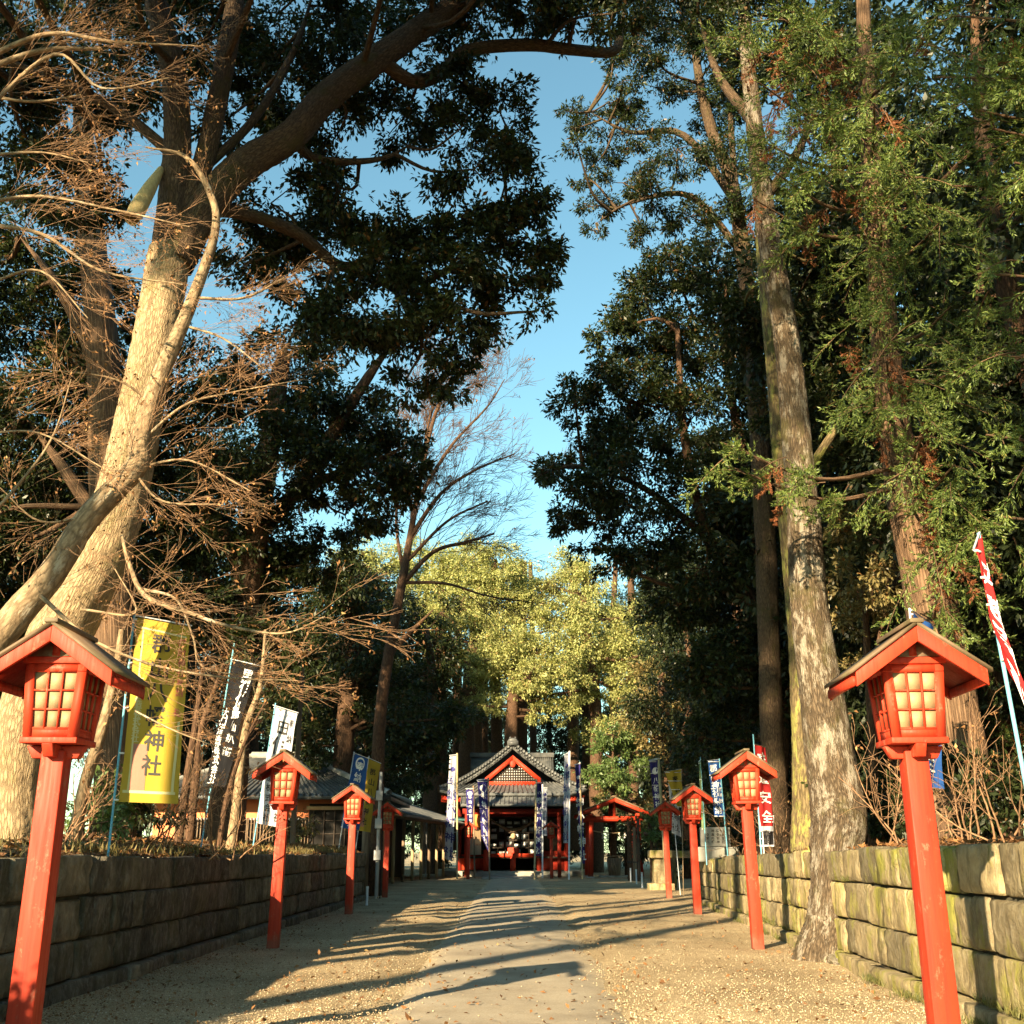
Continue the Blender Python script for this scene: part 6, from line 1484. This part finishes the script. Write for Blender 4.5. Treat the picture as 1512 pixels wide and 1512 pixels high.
# tall banners round the shrine front
SB = [((675, 1292), (675, 1112), [(664, 1117), (675, 1116), (668, 1272), (656, 1268)], 62.5, 'white_cloth', 'ink_navy', 'pale banner with dark writing on the bamboo pole farthest left of the shrine', 'bamboo'),
      ((701, 1292), (699, 1160), [(688, 1165), (699, 1165), (700, 1216), (690, 1216)], 66.0, 'navy_cloth', 'ink_white', 'small navy banner left of the orange paper lantern', 'wood'),
      ((723, 1290), (721, 1148), [(705, 1153), (721, 1151), (723, 1262), (711, 1235)], 63.0, 'navy_cloth', 'ink_white', 'navy banner with white crest left of the shrine doors', 'wood'),
      ((789, 1292), (792, 1150), [(793, 1157), (800, 1157), (800, 1264), (791, 1264)], 63.0, 'navy_cloth', 'ink_white', 'navy banner with white writing right of the shrine doors', 'bamboo'),
      ((801, 1290), (801, 1158), [(801, 1164), (808, 1164), (808, 1234), (802, 1234)], 66.0, 'white_cloth', 'ink_navy', 'slim white banner just right of the navy one by the doors', 'pole_white'),
      ((840, 1292), (841, 1109), [(833, 1116), (841, 1112), (838, 1245), (832, 1245)], 62.5, 'white_cloth', 'ink_navy', 'pale banner on the tall grey pole right of the shrine', 'pole_white'),
      ((860, 1293), (856, 1126), [(849, 1131), (857, 1128), (864, 1275), (858, 1275)], 63.5, 'navy_cloth', 'ink_white', 'navy banner wound on bamboo beside the red pavilion', 'bamboo')]
M['ink_navy'] = surf('navy_print', (0.03, 0.03, 0.16), (0.04, 0.04, 0.2), 5, 0.7, 0)
for (p0, p1, cs, Y, cm_, ink, lb, pm_) in SB:
    a, b_ = pole_at(p0, p1, Y, False)
    banner(lb, a, b_, corn(cs, Y), cm_, [('奉納八幡神社', 0.5, 0.24, 0.92, 0.10, ink)], [('disc', 0.5, 0.13, 0.32, ink)], pole_mat=pm_, pole_r=0.05, billow=0.06)

# ------------------------------------------------------------------ street lamp, poles, notice
q = at(431, 1256, 30); sl = empty('street_lamp', (q.x, 30, bank_z(q.x, 30))); tag(sl, 'park lamp with two round globes above the white banner', 'street lamp')
hz = at(431, 968, 30).z - sl.location.z
MB().cyl((0, 0, -0.2), (0, 0, hz + 0.12), 0.075, 0.055, 10).build('pole', M['bark_moss'] if False else M['wood'], sl, True)
MB().bar((-0.2, 0, hz + 0.10), (0.2, 0, hz + 0.10), 0.05, 0.05).build('arm', M['red_old'], sl)
mb = MB(); mb.cyl((0, 0, hz + 0.1), (0, 0, hz + 0.24), 0.18, 0.05, 10); mb.build('cap', M['red_old'], sl)
for s in (-1, 1):
    mb = MB(); mb.ball((s * 0.19, -0.02, hz), 0.11, n=14, m=10); mb.build('globe', M['white'], sl, True)
def pole_thing(name, label, cat, px, y0, y1, Y, r, mat, extra=None):
    a_ = at(px, y0, Y); a_.z = 0 if Y > 36 or abs(a_.x) < 4.8 else bank_z(a_.x, Y); h_ = at(px, y1, Y).z - a_.z
    root = empty(name, a_); tag(root, label, cat)
    ts = TubeSet(); ts.add(np.array([(0, 0, -0.2), (0, 0.01, h_ * 0.5), (0.02, 0, h_)]), np.array([r, r * 0.96, r * 0.9]), 12, 0.03, 3); ts.build('shaft', M[mat], root)
    return root, h_
r_, h_ = pole_thing('utility_pole', 'weathered wooden pole behind the third left lantern', 'pole', 540, 1295, 1130, 40.0, 0.19, 'wood')
r_, h_ = pole_thing('service_pole', 'thin grey service pole with meter boxes beside the fourth left lantern', 'pole', 556, 1310, 1140, 37.6, 0.06, 'metal')
for z in (1.2, 2.2, 3.1): MB().box(-0.11, 0.11, -0.16, -0.06, z, z + 0.32).build('box', M['metal'], r_, bevel=0.01)
MB().cyl((0.12, 0, 0), (0.12, 0, h_ * 0.9), 0.02, n=6).build('conduit', M['black'], r_)
q = at(1049, 1250, 33); nb = empty('notice_board', (q.x + 0.15, 33.0, bank_z(q.x + 0.15, 33))); tag(nb, 'grey stone notice tablet with carved text behind the third right lantern', 'notice')
MB().box(-0.42, 0.42, -0.12, 0.12, 0.32, 0.86).build('tablet', M['concrete'], nb, bevel=0.02)
MB().box(-0.62, 0.62, -0.28, 0.28, -0.1, 0.31).build('plinth', M['concrete'], nb, bevel=0.03)
g = MBN()
for k, (s, z) in enumerate((('御神徳', 0.76), ('交通安全', 0.65), ('家内安全', 0.55), ('八幡神社', 0.45))):
    for i, ch in enumerate(s):
        GV, GF = glyph(ch, 0.02); g.add([(-0.24 + 0.15 * i + x * 0.085, -0.1235, z + y * 0.085) for x, y in GV], GF)
g.build('lettering', M['ink'], nb)
# thin cable from the service pole across to the right-hand wood
P0 = np.array(at(556, 1150, 37.6)); P1 = np.array(at(640, 1120, 62.0)); P1[2] = 6.2
t_ = np.linspace(0, 1, 20)[:, None]; PP = P0 * (1 - t_) + P1 * t_; PP[:, 2] -= (4 * t_ * (1 - t_) * 0.5)[:, 0]
ts = TubeSet(); ts.add(PP, np.full(20, 0.012), 5); root = empty('overhead_cable', P0); tag(root, 'thin overhead cable running from the service pole to the wood', 'cable'); ts.v = [v - P0 for v in ts.v]; ts.build('wire', M['black'], root)

# brush along the left bank beside the viewer
for k, (x, y, r, lb) in enumerate(((-6.4, 3.2, 0.8, 'low brush on the left bank beside the viewer'), (-6.2, 5.0, 0.7, 'low brush on the left bank abreast of the near lantern'))):
    root = empty('bush', (x, y, bank_z(x, y))); tag(root, lb, 'bush', 'evergreen bushes on the banks')
    cl = [(np.array((rng.normal(0, r * 0.4), rng.normal(0, r * 0.7), r * rng.uniform(0.3, 0.9))), r * rng.uniform(0.45, 0.65)) for _ in range(6)]
    V, Q, subs = leaves_for(cl, 0.12, 2.0); ts = TubeSet()
    for q in range(5): ts.add(smooth_path([(0, 0, -0.1), rng.normal(0, 0.1, 3) + (0, 0, r * 0.4), cl[q][0]], 4), np.linspace(0.03, 0.01, 9), 6)
    ts.build('stems', M['bark_brown'], root); link('foliage', mesh_np('foliage', V, Q), M['leaf_dark'], root)

M['weed'] = leaf_mat('weed_blade', (0.05, 0.06, 0.018), (0.13, 0.13, 0.04), (0.2, 0.14, 0.06), 0.2, 0.6)
# grass and weeds at the wall foot and in its joints
def blades(n, pf, h):
    C = pf(n); D = rng.normal(0, 0.35, (n, 3)); D[:, 2] = 1; D /= np.linalg.norm(D, axis=1)[:, None]
    return leaf_quads(C, D, rng.normal(0, 1, (n, 3)), h * rng.uniform(0.4, 1.4, n), 0.10, 0.25)
def foot_right(n):
    k = 46; cy = rng.uniform(8, 35, k); i = rng.integers(0, k, n); y = cy[i] + rng.normal(0, 0.16, n)
    lvl = rng.choice([0, 0, 0, 1, 2, 3], k)[i]; h = np.array([0.0, 0.17, 0.62, 1.1])[lvl]
    x = np.array([wall_right_x(float(q)) for q in y]) - np.where(lvl == 0, 0.13 + rng.exponential(0.05, n), np.where(lvl == 1, 0.05, -0.02))
    return np.stack([x, y, h], -1)
V, Q = blades(4200, foot_right, 0.085); o = link('grass', mesh_np('grass', V, Q), M['weed']); tag(o, 'weeds and grass tufts along the foot and joints of the sunlit wall', 'grass', kind='stuff')
def top_left(n):
    k = 60; cy = rng.uniform(5, 36, k); i = rng.integers(0, k, n); y = cy[i] + rng.normal(0, 0.2, n); x = -4.95 - rng.exponential(0.25, n)
    return np.stack([x, y, np.array([bank_z(float(a_), float(b_)) for a_, b_ in zip(x, y)])], -1)
V, Q = blades(3000, top_left, 0.14); o = link('grass', mesh_np('grass', V, Q), M['leaf_olive']); tag(o, 'dry grass blades along the edge of the left bank', 'grass', kind='stuff')
